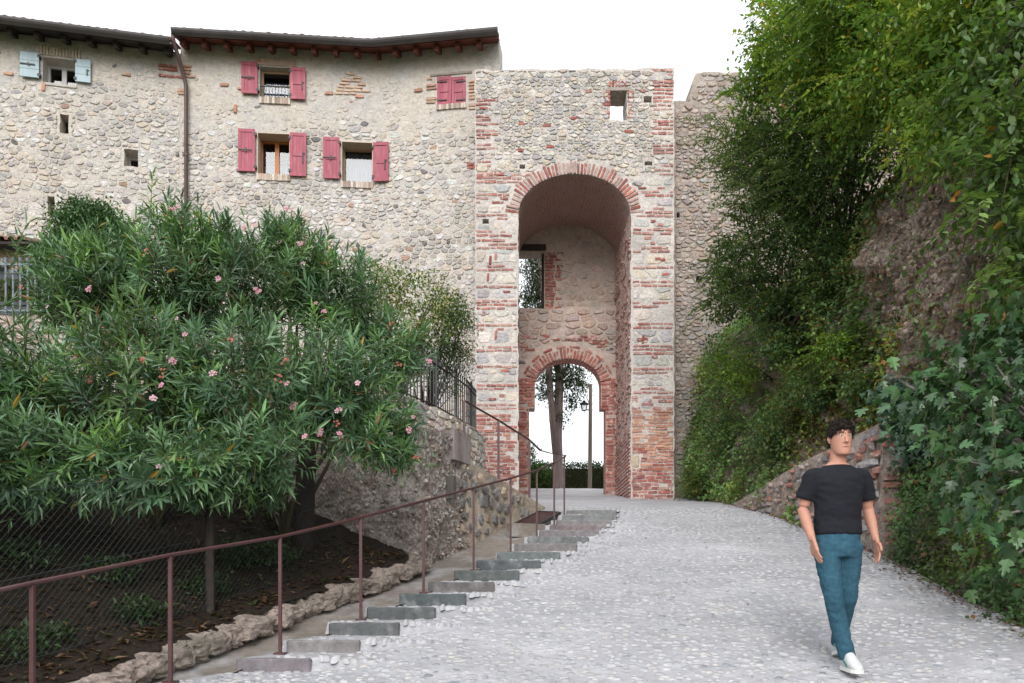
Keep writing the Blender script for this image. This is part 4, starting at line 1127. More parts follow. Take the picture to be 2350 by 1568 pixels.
for u, t in zip(eu, et):
    xb, yb, _ = RW.w([[u, 0, 0]])[0]; b = float(prof(yb)) - .2; tp = float(rtop(u)) - .03; v = b + (tp - b) * t
    d = noise.noise(Vector((u * 1.1, v * 1.1, 3))) * .07 * 1.2 + noise.noise(Vector((u * 4, v * 4, 0))) * .07 * .6
    if u > 4: ep.append(RW.w([[u, v, d * min(1, (1.02 - t) * 9) + .01]])[0])
embed(ep[::2], .022, [tuple(np.array(c) * 1.08) for c in ROCKC], 'embedded_pebbles', M['stone'], ret)
# cement block topping the junction
mb = MB(); q = []
for (u, w) in ((uj - .55, .045), (uj + .02, .045), (uj + .02, -.4), (uj - .55, -.4)):
    for v in (1.57, 1.96): q.append((u, v, w))
mb.add(RW.w(np.array(q)), [(0, 2, 3, 1), (2, 4, 5, 3), (4, 6, 7, 5), (6, 0, 1, 7), (1, 3, 5, 7), (0, 6, 4, 2)])
mb.build('cement_block', mat('grey pink cement', (.33, .29, .28), var=.35, vscale=5, bump=.5, bscale=25, stretch=(1, 1, .4), col2=(.25, .18, .165), c2scale=3), ret)

# hidden side stair behind the sloping wall
st = empty('side_stair', (0, 13.5, .5), 'stone side stair climbing left behind the pale sloping wall', 'stair')
a0 = np.array([.62, 14.6]); a1 = np.array([-.45, 11.6]); n_ = 9
for k in range(n_):
    c = a0 + (a1 - a0) * (k + .5) / n_; d = (a1 - a0) / np.hypot(*(a1 - a0)); nrm = np.array([-d[1], d[0]]) * -1
    z1 = 1.16 + .045 * (k + 1); mb = MB(); cc = c + np.array([-.42, .18])
    mb.box((cc[0], cc[1], (z1 + 0) / 2), (.42, .80, z1), math.atan2(d[1], d[0])); mb.build('step', M['channel'], st)

# terrace parapet of small pale stones
PL = [(-5.2, 10.9), (-3.2, 10.75), (-2.45, 10.85), (-1.76, 11.35), (-1.1, 12.9), (-.66, 14.4), (-.52, 15.3)]
PR = Poly(PL); par = empty('terrace_parapet', (-1.2, 12.5, 1.2), 'curved low wall of small pale squared stones below the black fence', 'wall')
pu = PR.u[-1]; PT = 2.72
outl = [(0, 1.0), (pu, 1.0), (pu, PT - .02)] + [(u, PT + .02 * math.sin(u * 9)) for u in np.linspace(pu - .1, 0, 30)]
wall_mesh('wall', PR, outl, [], .35, M['mortar_stair'], par, amp=.012, step=.09)
ps = Pieces(PR); PSC = [(.62, .57, .50), (.66, .62, .56), (.56, .52, .47), (.58, .50, .40), (.50, .48, .46), (.64, .57, .48)]
for poly in rubble_cells(.5, pu - .02, 1.5, PT - .01, .20, .13, sizevar=.45): ps.stone(shape_stone(poly, .010), random.uniform(.015, .04), jcol(random.choice(PSC), .15), tilt=.5, inset=.76)
ps.finish('stone', 'stones', M['stone'], par)
# terrace floor
mb = MB(); poly = [(-5.2, 11.0), (-3.2, 10.9), (-2.45, 11.0), (-1.86, 11.5), (-1.2, 13.0), (-.76, 14.4), (-.62, 15.3), (-.62, 18.2), (-5.2, 18.9)]
mb.add([(x, y, 2.6) for x, y in poly], [tuple(range(len(poly)))]); tag(mb.build('terrace_ground', M['soil']), kind='structure')
mb = MB(); mb.add([(-12, 13.6, 4.45), (-4.7, 13.6, 4.45), (-4.7, 19, 4.45), (-12, 18.5, 4.45)], [(0, 1, 2, 3)]); tag(mb.build('upper_terrace_ground', M['soil']), kind='structure')

# black iron fence on the parapet
fen = empty('iron_fence', (-1.2, 12.9, 2.72), 'black wrought iron fence on the curved parapet beside the tower', 'fence')
u = .6; k = 0
for v in (.10, .78):
    mb = MB(); pts = [PR.w([[uu, PT + v, -.15]])[0] for uu in np.arange(.6, pu - .02, .15)]
    for a, b in zip(pts[:-1], pts[1:]): mb.bar(a, b, .03, .012)
    mb.build('rail', M['iron'], fen)
while u < pu - .05:
    c = PR.w([[u, PT, -.15]])[0]; thick = .018 if k % 9 else .04; mb = MB()
    mb.bar(c - np.array([0, 0, .04]), c + np.array([0, 0, .86 if k % 9 else .95]), thick, up=(0, 1, 0))
    if k % 9: mb.lathe(c, [(.0, .91), (.016, .88), (.012, .85)], 6)
    mb.build('bar' if k % 9 else 'post', M['iron'], fen); u += .105; k += 1

# ------------------------------------------------------------------ left upper terrace: wall, grey railing, porch
UT = Plane(13.5); ut = empty('upper_terrace_wall', (-7, 13.5, 2), 'low rubble terrace wall under the grey railing at the far left', 'wall')
a = UT.px(-40, 724); b = UT.px(560, 724)
wall_mesh('wall', UT, [(a[0], 1.0), (b[0], 1.0), (b[0], a[1]), (a[0], a[1])], [], .4, M['mortar_wall'], ut, amp=.02, step=.13)
us_ = Pieces(UT)
for poly in rubble_cells(a[0], b[0], 3.0, a[1] - .01, .28, .17, sizevar=.5): us_.stone(shape_stone(poly, .015), random.uniform(.02, .05), jcol(random.choice(CWC), .15) * 1.05, tilt=.6, inset=.66)
us_.finish('stone', 'stones', M['stone'], ut, nparts=160)
gr = empty('grey_railing', (-8.4, 13.6, a[1]), 'grey painted iron railing with flared bar tops at the left edge', 'railing')
z0 = a[1] + .02; z1 = UT.px(0, 586)[1]
for y_ in (601, 708):
    mb = MB(); zq = UT.px(0, y_)[1]; mb.bar((UT.px(-60, 0)[0], 13.62, zq), (UT.px(160, 0)[0], 13.62, zq), .03, .025); mb.build('rail', M['grey_iron'], gr)
for x in range(-46, 150, 17):
    X = UT.px(x - 2, 0)[0]; mb = MB(); mb.tube([(X, 13.62, z0), (X, 13.62, z1 - .07), (X, 13.62, z1)], [.018, .018, .034], 8)
    mb.lathe((X, 13.62, UT.px(0, 601)[1]), [(.03, -.03), (.03, .03)], 8); mb.lathe((X, 13.62, UT.px(0, 708)[1]), [(.03, -.03), (.03, .03)], 8)
    mb.build('bar', M['grey_iron'], gr)
pc_ = Plane(15.6); porch = empty('porch', (-9.3, 15.6, 4.45), 'small plastered porch with clay tile roof behind the grey railing', 'porch')
x0, x1 = pc_.px(-90, 0)[0], pc_.px(72, 0)[0]; zt = pc_.px(0, 575)[1]
mb = MB(); mb.box(((x0 + x1) / 2, 16.2, (4.45 + zt) / 2), (x1 - x0, 1.2, zt - 4.45)); mb.build('wall', mat('peach plaster', (.50, .36, .26), var=.2, vscale=4), porch)
wz0, wz1 = pc_.px(0, 706)[1], pc_.px(0, 622)[1]; xa, xb = pc_.px(-60, 0)[0], pc_.px(62, 0)[0]
mb = MB(); mb.box(((xa + xb) / 2, 15.575, (wz0 + wz1) / 2), (xb - xa, .06, wz1 - wz0)); w_ = mb.build('window', M['grey_iron'], porch)
mb = MB(); mb.box(((xa + xb) / 2, 15.54, (wz0 + wz1) / 2), (xb - xa - .16, .02, wz1 - wz0 - .16)); mb.build('pane', mat('dark glass', (.05, .06, .08), rough=.08, bump=0, spec=.6), w_)
mb = MB(); mb.box((pc_.px(5, 0)[0], 15.52, pc_.px(0, 608)[1]), (.34, .12, .1)); mb.lathe((pc_.px(0, 0)[0], 15.45, pc_.px(0, 607)[1] - .12), [(.0, -.02), (.19, 0), (.17, .16), (.0, .19)], 14); mb.build('wall_lamp', M['white_paint'], porch, smooth=False)
k = 0; X = x0
while X < x1 + .22:
    V = []; Fc = []; K_ = 7
    for (yq, zq) in ((15.15, zt + .0), (16.9, zt + .5)):
        for rad in (.085, .066):
            for q in range(K_):
                t = math.pi * q / (K_ - 1); V.append((X + rad * math.cos(t), yq, zq + .02 + rad * math.sin(t)))
    for q in range(K_ - 1): Fc += [(q, 2 * K_ + q, 2 * K_ + q + 1, q + 1), (K_ + q, K_ + q + 1, 3 * K_ + q + 1, 3 * K_ + q), (q, q + 1, K_ + q + 1, K_ + q)]
    mesh_obj('roof_tile', V, Fc, M['tile'], porch); X += .18
mb = MB(); mb.add([(x0 - .1, 15.18, zt), (x1 + .25, 15.18, zt), (x1 + .25, 16.9, zt + .5), (x0 - .1, 16.9, zt + .5), (x0 - .1, 15.18, zt - .05), (x1 + .25, 15.18, zt - .05), (x1 + .25, 16.9, zt + .45), (x0 - .1, 16.9, zt + .45)], [(0, 1, 2, 3), (7, 6, 5, 4), (0, 4, 5, 1), (1, 5, 6, 2), (3, 7, 4, 0)]); mb.build('roof_deck', M['wood_dark'], porch)
# planter trough with woven sides behind the railing
pl_ = empty('planter_box', (-8.7, 14.1, 4.45), 'dark slatted planter trough behind the grey railing', 'planter')
pq = Plane(14.1); xa, xb = pq.px(-60, 0)[0], pq.px(78, 0)[0]; za, zb = 4.46, pq.px(0, 694)[1]
mb = MB(); mb.box(((xa + xb) / 2, 14.2, (za + zb) / 2), (xb - xa, .3, zb - za)); mb.build('box', mat('dark grey resin', (.075, .072, .08), var=.2), pl_)
for k in range(5):
    mb = MB(); zq = za + (zb - za) * (k + .5) / 5; mb.box(((xa + xb) / 2, 14.04, zq), (xb - xa, .02, (zb - za) / 5 * .62)); mb.build('slat', mat('grey violet resin', (.12, .115, .13), var=.2) if k == 0 else bpy.data.materials['grey violet resin'], pl_)

# ------------------------------------------------------------------ stairs, kerb, railing, grate
SC = [(.235, .21, .215), (.245, .23, .215), (.12, .135, .14), (.125, .14, .145), (.11, .125, .14), (.15, .145, .14), (.12, .145, .145), (.12, .15, .15), (.17, .19, .195), (.24, .22, .225), (.20, .21, .215), (.26, .225, .23), (.25, .20, .21), (.26, .235, .24), (.24, .24, .245), (.24, .245, .25)]
stair = empty('stone_steps', (-.6, 9, -.4), 'run of grey stone slab steps climbing beside the iron railing', 'steps')
M['slab'] = mat('cut stone slab', attr=True, col2=(.26, .26, .265), c2scale=5, c2lo=.52, c2hi=.75, var=.4, vscale=12, bump=.35, bscale=60, rough=.7, big=.15)
for k in range(len(SY)):
    zt = ST[k]; zb = (ST[k - 1] + .02 if k else ST[0] - .11) - .14
    bmx = bmesh.new(); bmesh.ops.create_cube(bmx, size=1)
    bmesh.ops.scale(bmx, vec=(SXR[k] - SXL[k], .075, zt + .006 - zb), verts=bmx.verts)
    bmesh.ops.subdivide_edges(bmx, edges=[e for e in bmx.edges if abs(e.verts[0].co.x - e.verts[1].co.x) > .1], cuts=5, use_grid_fill=True); bmesh.ops.bevel(bmx, geom=[e for e in bmx.edges if e.calc_face_angle(0) > .5], offset=.012, segments=1, affect='EDGES')
    V = [((SXL[k] + SXR[k]) / 2 + v.co.x + random.uniform(-.004, .004), SY[k] - .008 + v.co.y + random.uniform(-.005, .005), (zt + .006 + zb) / 2 + v.co.z + random.uniform(-.006, .003)) for v in bmx.verts]; Fc = [tuple(v.index for v in f.verts) for f in bmx.faces]; bmx.free()
    mesh_obj('step', V, Fc, M['slab'], stair, np.tile(jcol((np.array(SC[k]) * .7 + np.mean(SC[k]) * .3) * .82, .05), (len(V), 1)))

# kerb of rough boulders along the drain
kerb = empty('boulder_kerb', (-2, 7.5, -.8), 'row of rough conglomerate boulders edging the soil bank', 'kerb')
bmx = bmesh.new(); bmesh.ops.create_icosphere(bmx, subdivisions=4, radius=1); icoV = np.array([v.co[:] for v in bmx.verts]); icoF = [tuple(v.index for v in f.verts) for f in bmx.faces]; bmx.free()
def boulder(c, s, rz, seed, parent, matl, name='boulder', amp=.36):
    n3 = np.array([1 + amp * noise.noise(Vector(v * 1.5 + seed)) + amp * .6 * noise.noise(Vector(v * 3.5 + seed)) - amp * .5 * abs(noise.noise(Vector(v * 7 + seed))) + amp * .3 * noise.noise(Vector(v * 15 + seed)) for v in icoV])
    p = icoV * n3[:, None]; p = np.sign(p) * np.abs(p) ** .7; p = p * np.array(s); ca, sa = math.cos(rz), math.sin(rz)
    q = np.column_stack([p[:, 0] * ca - p[:, 1] * sa, p[:, 0] * sa + p[:, 1] * ca, p[:, 2]]) + np.array(c)
    return mesh_obj(name, q, icoF, matl, parent)
y = 4.6; k = 0
while y < 9.45:
    X = float(kerbx(y)); Lk = random.uniform(.20, .36); dx = float(kerbx(y + .1)) - X; ang_ = math.atan2(.1, dx)
    hh = random.uniform(.075, .12)
    boulder((X - .06 + random.uniform(-.03, .03), y, float(prof(y)) + hh * .45), (Lk * .62, .13 + random.uniform(0, .05), hh), ang_, np.array([k * 3.7, 1, 2]), kerb, M['kerbrock']); y += Lk * .66; k += 1

# iron railing: lower flight, end loop and upper flight
rail = empty('stair_railing', (-.5, 9.5, -.3), 'long oxide red iron stair railing with slim posts', 'railing')
tops = []
for k, (pxl, Yv) in enumerate(zip(POSTS, RAILY)):
    X = RAILX[k]; zb = float(gz(X + .06, Yv)) if k > 2 else float(prof(Yv) + .03); zt = (CY - pxl[1]) / F * Yv
    if k < 3: zt = zb + .97
    tops.append((X, Yv, zt))
for k in range(1, len(tops)):
    X, Yv, zt = tops[k]; zb = zt - (.985 if k > 2 else 1.0)
    zb = min(zb, float(gz(X + .06, Yv)) - .02)
    mb = MB(); mb.bar((X, Yv, zb), (X, Yv, zt - .01), .026, .026, up=(0, 1, 0)); pt = mb.build('post', M['rail'], rail)
    mb = MB(); mb.box((X, Yv, float(gz(X + .06, Yv)) + .008), (.09, .09, .016)); mb.build('base_plate', M['rail'], pt)
UP = [P(1065, 920, 12.5), P(1144, 965, 13.3), P(1215, 1010, 14.0), P(1240, 1034, 14.35)]
end = np.array(tops[-1])
loop_ = [end, end + np.array([.02, .06, .045]), end + np.array([.01, .16, .06]), P(1262, 1040, 13.9), UP[3], UP[2], UP[1], UP[0]]
mb = MB(); mb.tube([np.array(t) for t in tops], .0145, 8); mb.build('handrail', M['rail'], rail, smooth=True)
mb = MB()
for a, b in zip(loop_[:-1], loop_[1:]): mb.bar(a, b, .042, .014)
mb.build('upper_handrail', M['rail'], rail)
for p in UP[:3]:
    mb = MB(); mb.bar(p - np.array([0, 0, 1.05]), p, .04, .04, up=(0, 1, 0)); mb.build('post', M['rail'], rail)

# drain grate at the head of the channel
gt = empty('drain_grate', (.3, 12.6, .1), 'dark iron drain grate on a stone curb beside the upper steps', 'grate')
q0, q1, q2, q3 = np.array([-.02, 11.75]), np.array([.42, 11.95]), np.array([.78, 13.05]), np.array([.45, 13.2])
def gq(s, t): a = q0 + (q1 - q0) * s; b = q3 + (q2 - q3) * s; c = a + (b - a) * t; return np.array([c[0], c[1], float(prof(c[1])) + .06])
mb = MB()
for (a, b) in (((0, 0), (1, 0)), ((1, 0), (1, 1)), ((1, 1), (0, 1)), ((0, 1), (0, 0))): mb.bar(gq(*a), gq(*b), .04, .05)
mb.build('frame', M['iron'], gt)
for k in range(1, 12):
    mb = MB(); mb.bar(gq(k / 12, 0), gq(k / 12, 1), .018, .03); mb.build('bar', M['rail'], gt)
for k in range(1, 5):
    mb = MB(); mb.bar(gq(0, k / 5), gq(1, k / 5), .014, .02); mb.build('cross_bar', M['rail'], gt)
mb = MB(); c = (q0 + q1) / 2; mb.box((c[0] + .0, c[1] - .1, float(prof(c[1])) - .02), (.56, .16, .2), .42); mb.build('curb_stone', M['channel'], gt)
# ------------------------------------------------------------------ overgrown cliff on the right
def cliff_x(Y, z):
    Y = np.asarray(Y, float); z = np.asarray(z, float); g = prof(Y)
    foot = np.interp(Y, [3, 6, 9.2, 9.8, 12, 15.2, 16.5, 17.6, 19], [4.55, 4.45, 4.5, 4.62, 4.62, 4.58, 4.42, 4.18, 4.05])
    h = np.clip(z - g, 0, 20)
    sl1 = np.interp(Y, [5, 9, 10, 15, 18], [.38, .36, .30, .28, .13])
    hc = np.interp(Y, [9, 11, 13, 15, 17, 19], [8.5, 6.0, 5.0, 4.2, 3.6, 3.0])
    return foot + np.minimum(h, 2.2) * sl1 + np.maximum(h - 2.2, 0) * np.interp(Y, [5, 10, 15, 18], [.20, .16, .12, .06]) + np.maximum(h - hc, 0) * 1.1
M['cliff'] = mat('pink brown conglomerate cliff', (.36, .265, .215), var=.6, vscale=13, bump=1., bscale=13, col2=(.53, .44, .385), c2scale=2.4, c2lo=.47, c2hi=.58, pit_shade=.55, pitscale=19, big=.25, bigscale=1.5, wbump=.12)
def cliff_pt(Y, z):
    n1 = noise.noise(Vector((Y * .55, z * .55, 1))) * .42 + noise.noise(Vector((Y * 1.7, z * 1.4, 5))) * .24 + noise.noise(Vector((Y * 5, z * 4, 8))) * .12 + abs(noise.noise(Vector((Y * 11, z * 8, 2)))) * .06
    n1 += (noise.voronoi(Vector((Y * 2.6, z * 2.6, 1)))[0][0] - .35) * .32 + (noise.voronoi(Vector((Y * 6.5, z * 6.5, 7)))[0][0] - .35) * .13
    h = max(0., z - float(prof(Y)))
    k = min(1., .25 + h / 2.0) * (1 if Y < 16.5 else max(.15, 1 - (Y - 16.5) / 2))
    return np.array([float(cliff_x(Y, z)) + n1 * k, Y, z])
Ys = np.concatenate([np.arange(3.0, 7.5, .12), np.arange(7.5, 15, .05), np.arange(15, 18.9, .1)]); hs_ = np.concatenate([np.arange(-.3, 6, .055), np.arange(6, 18, .3)])
V = np.array([cliff_pt(y, float(prof(y)) + h) for y in Ys for h in hs_])
nh = len(hs_); i, j = np.meshgrid(np.arange(nh - 1), np.arange(len(Ys) - 1)); a = (j * nh + i).ravel()
tag(mesh_obj('cliff', V, np.stack([a, a + 1, a + nh + 1, a + nh], 1), M['cliff'], smooth=False), kind='structure')

# retaining wall at the foot of the cliff, sloping top, brick quoin at the near end
QW = Poly([(4.28, 15.4), (4.30, 12.0), (4.42, 9.55), (5.4, 9.35)])
qw = empty('ramp_side_wall', (4.4, 11, 0), 'rough cobble retaining wall with sloping top and red brick corner at the right', 'wall')
uc = QW.u[2]
def qtop(u): return float(np.interp(u, [0, 1.2, 3.0, uc - .8, uc, uc + .4, QW.u[3]], [1.46, 1.55, 1.70, 1.83, 1.88, 1.81, 1.8]))
us = np.arange(0, QW.u[3] + .02, .045); ts = np.linspace(0, 1, 34); V = []
for u in us:
    xb, yb, _ = QW.w([[u, 0, 0]])[0]; b = float(prof(yb) + tilt(4.4, yb)) - .2; tp = max(b + .22, qtop(u))
    for t in ts:
        v = b + (tp - b) * t; d = noise.noise(Vector((u * 1.3, v * 1.3, 13))) * .06 + noise.noise(Vector((u * 5, v * 5, 3))) * .03 + abs(noise.noise(Vector((u * 14, v * 14, 4)))) * .03
        V.append((u, v, d * min(1, (1.02 - t) * 8)))
    V.append((u, tp, -.5))
n = len(ts) + 1; Fc = []
for i in range(len(us) - 1):
    for k in range(n - 1): Fc.append((i * n + k, (i + 1) * n + k, (i + 1) * n + k + 1, i * n + k + 1))
mesh_obj('rough_face', QW.w(np.array(V)), Fc, mat('cobbly wall mortar', (.34, .265, .225), var=.4, vscale=13, bump=1., bscale=14, col2=(.42, .36, .32), c2scale=2.5, pit_shade=.3, pitscale=13, wbump=.07), qw)
qs = Pieces(QW); qb = Pieces(QW)
for poly in rubble_cells(.3, uc - .1, 0, 1.85, .15, .10, sizevar=.6):
    c = np.mean(poly, 0)
    if c[1] > qtop(c[0]) - .06 or random.random() < .3: continue
    qs.stone(shape_stone(poly, .02), random.uniform(.03, .06), jcol(random.choice([(.40, .33, .29), (.33, .28, .25), (.46, .40, .35), (.38, .28, .22), (.27, .26, .26), (.40, .20, .15)]), .15), tilt=.6, inset=.62)
v = .05; r = 0
while v < 1.8:
    if r % 4 != 2:
        u = uc - .55 + (r % 2) * .15
        while u < uc - .04:
            L = min(random.uniform(.2, .28), uc - u); (random.random() < .6) and qb.brick(u + L / 2, v, L - .018, .07, random.gauss(0, .03), .022, (redc() if random.random() < .85 else jcol((.12, .11, .12))) * .75 + np.array([.42, .35, .31]) * .25); u += L
        u = uc + .02
        while u < uc + .9: L = random.uniform(.2, .28); (random.random() < .6) and qb.brick(u + L / 2, v, L - .018, .07, random.gauss(0, .03), .022, redc() * .75 + np.array([.42, .35, .31]) * .25); u += L
    else:
        qs.stone(shape_stone([(uc - .6, v - .05), (uc - .05, v - .05), (uc - .05, v + .06), (uc - .6, v + .06)], .02), .05, jcol((.40, .38, .38)))
    v += .098; r += 1
qs.finish('stone', 'stones', M['stone'], qw); qb.finish('brick', 'bricks', M['brick'], qw)

# ------------------------------------------------------------------ foliage tools
LANCE = (np.array([(0, 0, 0), (.35, .5, .02), (.35, 0, -.015), (.35, -.5, .02), (.7, .36, -.015), (.7, 0, -.05), (.7, -.36, -.015), (1, 0, -.12)]), np.array([(0, 2, 1), (0, 3, 2), (1, 2, 5), (1, 5, 4), (2, 3, 6), (2, 6, 5), (4, 5, 7), (5, 6, 7)]))
OVAL = (np.array([(0, 0, 0), (.42, .5, .07), (1, 0, -.08), (.42, -.5, .07), (.5, 0, 0)]), np.array([(0, 4, 1), (1, 4, 2), (0, 3, 4), (3, 2, 4)]))
_fg = [(0, 0), (.06, .12), (.14, .36), (.34, .50), (.33, .26), (.40, .10), (.58, .34), (.78, .33), (.66, .13), (.74, .11), (.88, .10), (1.0, 0)]
_fo = [(x, y) for x, y in _fg] + [(x, -y) for x, y in _fg[-2:0:-1]]
FIG = (np.array([(x, y * 1.0, .10 * abs(y) - .12 * x * x) for x, y in _fo] + [(.5, 0, -.03)]), np.array([(k, (k + 1) % len(_fo), len(_fo)) for k in range(len(_fo))])[:, ::-1])
IVY = (np.array([(0, 0, 0), (.05, .4, .03), (.35, .5, .0), (.45, .25, .02), (1, 0, -.1), (.45, -.25, .02), (.35, -.5, 0), (.05, -.4, .03), (.4, 0, .03)]), np.array([(k, 8, (k + 1) % 8) for k in range(8)]))

def nrm(a): return a / np.maximum(np.linalg.norm(a, axis=-1, keepdims=True), 1e-9)
def leaf_verts(p, d, nn, L, Wd, tpl):
    t, f = tpl; d = nrm(d); sd = nrm(np.cross(d, nn)); n2 = np.cross(sd, d)
    return p[:, None] + (L[:, None, None] * t[None, :, 0:1]) * d[:, None] + (Wd[:, None, None] * t[None, :, 1:2]) * sd[:, None] + (L[:, None, None] * t[None, :, 2:3]) * n2[:, None]
def leaf_build(name, many, p, d, nn, L, Wd, col, tpl, matl, parent, nparts=0, score=None, kind=True):
    V = leaf_verts(p, d, nn, L, Wd, tpl); k = V.shape[1]; f = tpl[1]
    idx = np.arange(len(V))
    if nparts:
        o_ = np.argsort(-(score if score is not None else L)); top = o_[:nparts]; idx = o_[nparts:]
        for q in top: mesh_obj(name, V[q], f, matl, parent, np.tile(col[q], (k, 1)))
    if len(idx):
        FF = (f[None] + (np.arange(len(idx)) * k)[:, None, None]).reshape(-1, 3)
        o = mesh_obj(many, V[idx].reshape(-1, 3), FF, matl, parent, np.repeat(col[idx], k, 0))
        if kind: tag(o, kind='stuff')
        return o
def blob(x, y, Y, rx, ry, rd=None):
    c = P(x, y, Y); return (c, np.array([rx / F * Y, (rd if rd else (rx + ry) / 2 / F * Y), ry / F * Y]))
def pick_blobs(blobs, n, w=None):
    a = np.array([(b[1][0] * b[1][1] * b[1][2]) ** .62 for b in blobs]); a = a / a.sum()
    return rng.choice(len(blobs), n, p=a)
def rand_dir(n): return nrm(rng.normal(size=(n, 3)))
def crown(blobs, ncl, per, clr, L, asp, cols, droop=.2, outw=.5, shell=(.55, 1.05), lv=.25, yellow=0., ycol=(.30, .22, .03), flat=.6):
    k = pick_blobs(blobs, ncl); C = np.array([b[0] for b in blobs])[k]; Rr_ = np.array([b[1] for b in blobs])[k]
    dr = rand_dir(ncl); rr_ = rng.uniform(shell[0] ** 2, shell[1] ** 2, ncl) ** .5
    cc = C + dr * Rr_ * rr_[:, None]
    ccol = np.array(cols)[rng.integers(0, len(cols), ncl)] * rng.uniform(.75, 1.25, (ncl, 1))
    p = np.repeat(cc, per, 0) + rng.normal(size=(ncl * per, 3)) * clr * np.array([1, 1, flat])
    od = np.repeat(dr, per, 0); n = len(p)
    d = nrm(od * outw + rand_dir(n) * .8 + np.array([0, 0, -droop])); nn = nrm(np.array([0, 0, 1.]) + rand_dir(n) * .55 + od * .3)
    col = np.repeat(ccol, per, 0) * rng.uniform(.75, 1.3, (n, 1)) * (1 + rng.uniform(-.08, .08, (n, 3)))
    if yellow:
        m = rng.random(n) < yellow; col[m] = np.array(ycol) * rng.uniform(.6, 1.3, (m.sum(), 1))
    LL = L * rng.uniform(1 - lv, 1 + lv, n)
    return p, d, nn, LL, LL * asp * rng.uniform(.85, 1.15, n), col, cc
def branches(parent, base, targets, r0, r1, matl, name='branch', sag=.15, n=5, sides=5):
    mb = MB(); base = np.array(base, float)
    for t in targets:
        t = np.array(t); mid = (base + t) / 2 + rng.normal(size=3) * np.linalg.norm(t - base) * .06 + np.array([0, 0, sag * np.linalg.norm(t - base)])
        pts = [base * (1 - s) ** 2 + mid * 2 * s * (1 - s) + t * s * s for s in np.linspace(0, 1, n)]
        mb.tube(pts, [r0 + (r1 - r0) * s for s in np.linspace(0, 1, n)], sides)
    return mb.build(name, matl, parent, smooth=True)

# ------------------------------------------------------------------ oleander
ole = empty('oleander', (-3.5, 8.3, 0), 'huge pink flowering oleander with narrow leaves spilling over the fence', 'shrub')
OB = [blob(*b) for b in ((190, 690, 8.6, 105, 110), (330, 650, 8.9, 170, 130), (405, 545, 9.1, 70, 80), (560, 650, 9.0, 150, 120), (690, 610, 9.3, 80, 95), (790, 700, 9.3, 110, 110), (900, 815, 9.2, 85, 80), (120, 880, 7.7, 140, 120), (330, 860, 7.5, 190, 160), (560, 880, 7.4, 180, 150), (760, 880, 7.9, 150, 140), (865, 960, 8.1, 85, 95), (50, 1040, 6.7, 110, 105), (60, 1120, 6.5, 90, 55), (230, 1070, 6.7, 140, 95), (430, 1060, 6.8, 150, 95), (330, 1110, 6.6, 110, 60), (610, 1030, 7.0, 120, 95), (500, 1110, 6.8, 70, 55), (120, 600, 8.9, 40, 45), (-150, 800, 7.4, 170, 200), (-160, 1040, 6.2, 150, 140), (-330, 950, 5.6, 180, 200), (-60, 1000, 7.2, 120, 140), (-420, 1100, 4.8, 150, 150), (840, 1010, 7.6, 75, 60), (915, 985, 8.0, 50, 50), (925, 1045, 7.9, 38, 40), (600, 1120, 7.3, 50, 40), (250, 590, 8.9, 90, 60), (500, 560, 9, 60, 60), (640, 545, 9.3, 40, 50))]  # clumps left of the view are unseen, added to shade the soil bank
OLC = [(.12, .22, .095), (.10, .19, .10), (.15, .26, .095), (.095, .18, .105), (.135, .235, .12)]
ns = 1550
k = pick_blobs(OB, ns); C = np.array([b[0] for b in OB])[k]; RR = np.array([b[1] for b in OB])[k]
dr = rand_dir(ns); dr[:, 1] = np.where(rng.random(ns) < .6, -np.abs(dr[:, 1]), dr[:, 1]); tip = C + dr * RR * rng.uniform(.72, 1.16, (ns, 1))
sd_ = nrm(dr * .75 + np.array([0, 0, .55]) + rand_dir(ns) * .45)
low = (tip[:, 2] / tip[:, 1] * F < CY - 950 - 400)
isl = (CY - tip[:, 2] / tip[:, 1] * F) > 1000
sd_[isl] = nrm(dr[isl] * .9 + np.array([0, -.3, -.1]) + rand_dir(isl.sum()) * .4)
# long upright leaders on top
LEAD = [(350, 405, 9.1), (410, 430, 9.1), (60, 515, 8.9), (110, 520, 8.9), (200, 530, 8.9), (250, 540, 8.8), (455, 470, 9.1), (520, 520, 9.2), (560, 500, 9.2), (610, 520, 9.3), (655, 490, 9.4), (700, 520, 9.4), (800, 570, 9.5), (815, 600, 9.5), (320, 485, 9.1), (290, 530, 9.0), (480, 505, 9.2), (385, 455, 9.0), (430, 470, 9.2), (150, 545, 8.9), (180, 570, 8.8), (230, 560, 8.9), (735, 545, 9.4), (600, 560, 9.2), (510, 560, 9.1), (760, 590, 9.4), (860, 660, 9.4), (900, 720, 9.3), (40, 545, 8.9), (640, 560, 9.2)]
lt = np.array([P(*q) for q in LEAD]); tip = np.vstack([tip, lt]); sd_ = np.vstack([sd_, nrm(np.array([0, 0, 1.]) + rng.normal(size=lt.shape) * .18)])
ns = len(tip); nl = 26
ls = rng.uniform(.24, .46, ns); ls[-len(lt):] = rng.uniform(.45, .65, len(lt))
t_ = np.tile(np.repeat(np.linspace(0, 1, 9), 3)[:nl], (ns, 1))
ph = np.tile((np.arange(nl) % 3) * 2.094 + (np.arange(nl) // 3) * 1.05, (ns, 1)) + rng.uniform(0, 6.3, (ns, 1))
pos = (tip - sd_ * ls[:, None])[:, None] + sd_[:, None] * (ls[:, None] * t_)[:, :, None]
ax1 = nrm(np.cross(sd_, rand_dir(ns))); ax2 = np.cross(sd_, ax1)
rad = ax1[:, None] * np.cos(ph)[..., None] + ax2[:, None] * np.sin(ph)[..., None]
opn = np.interp(t_, [0, .6, 1], [1.25, .95, .42]) + rng.uniform(-.15, .15, t_.shape)
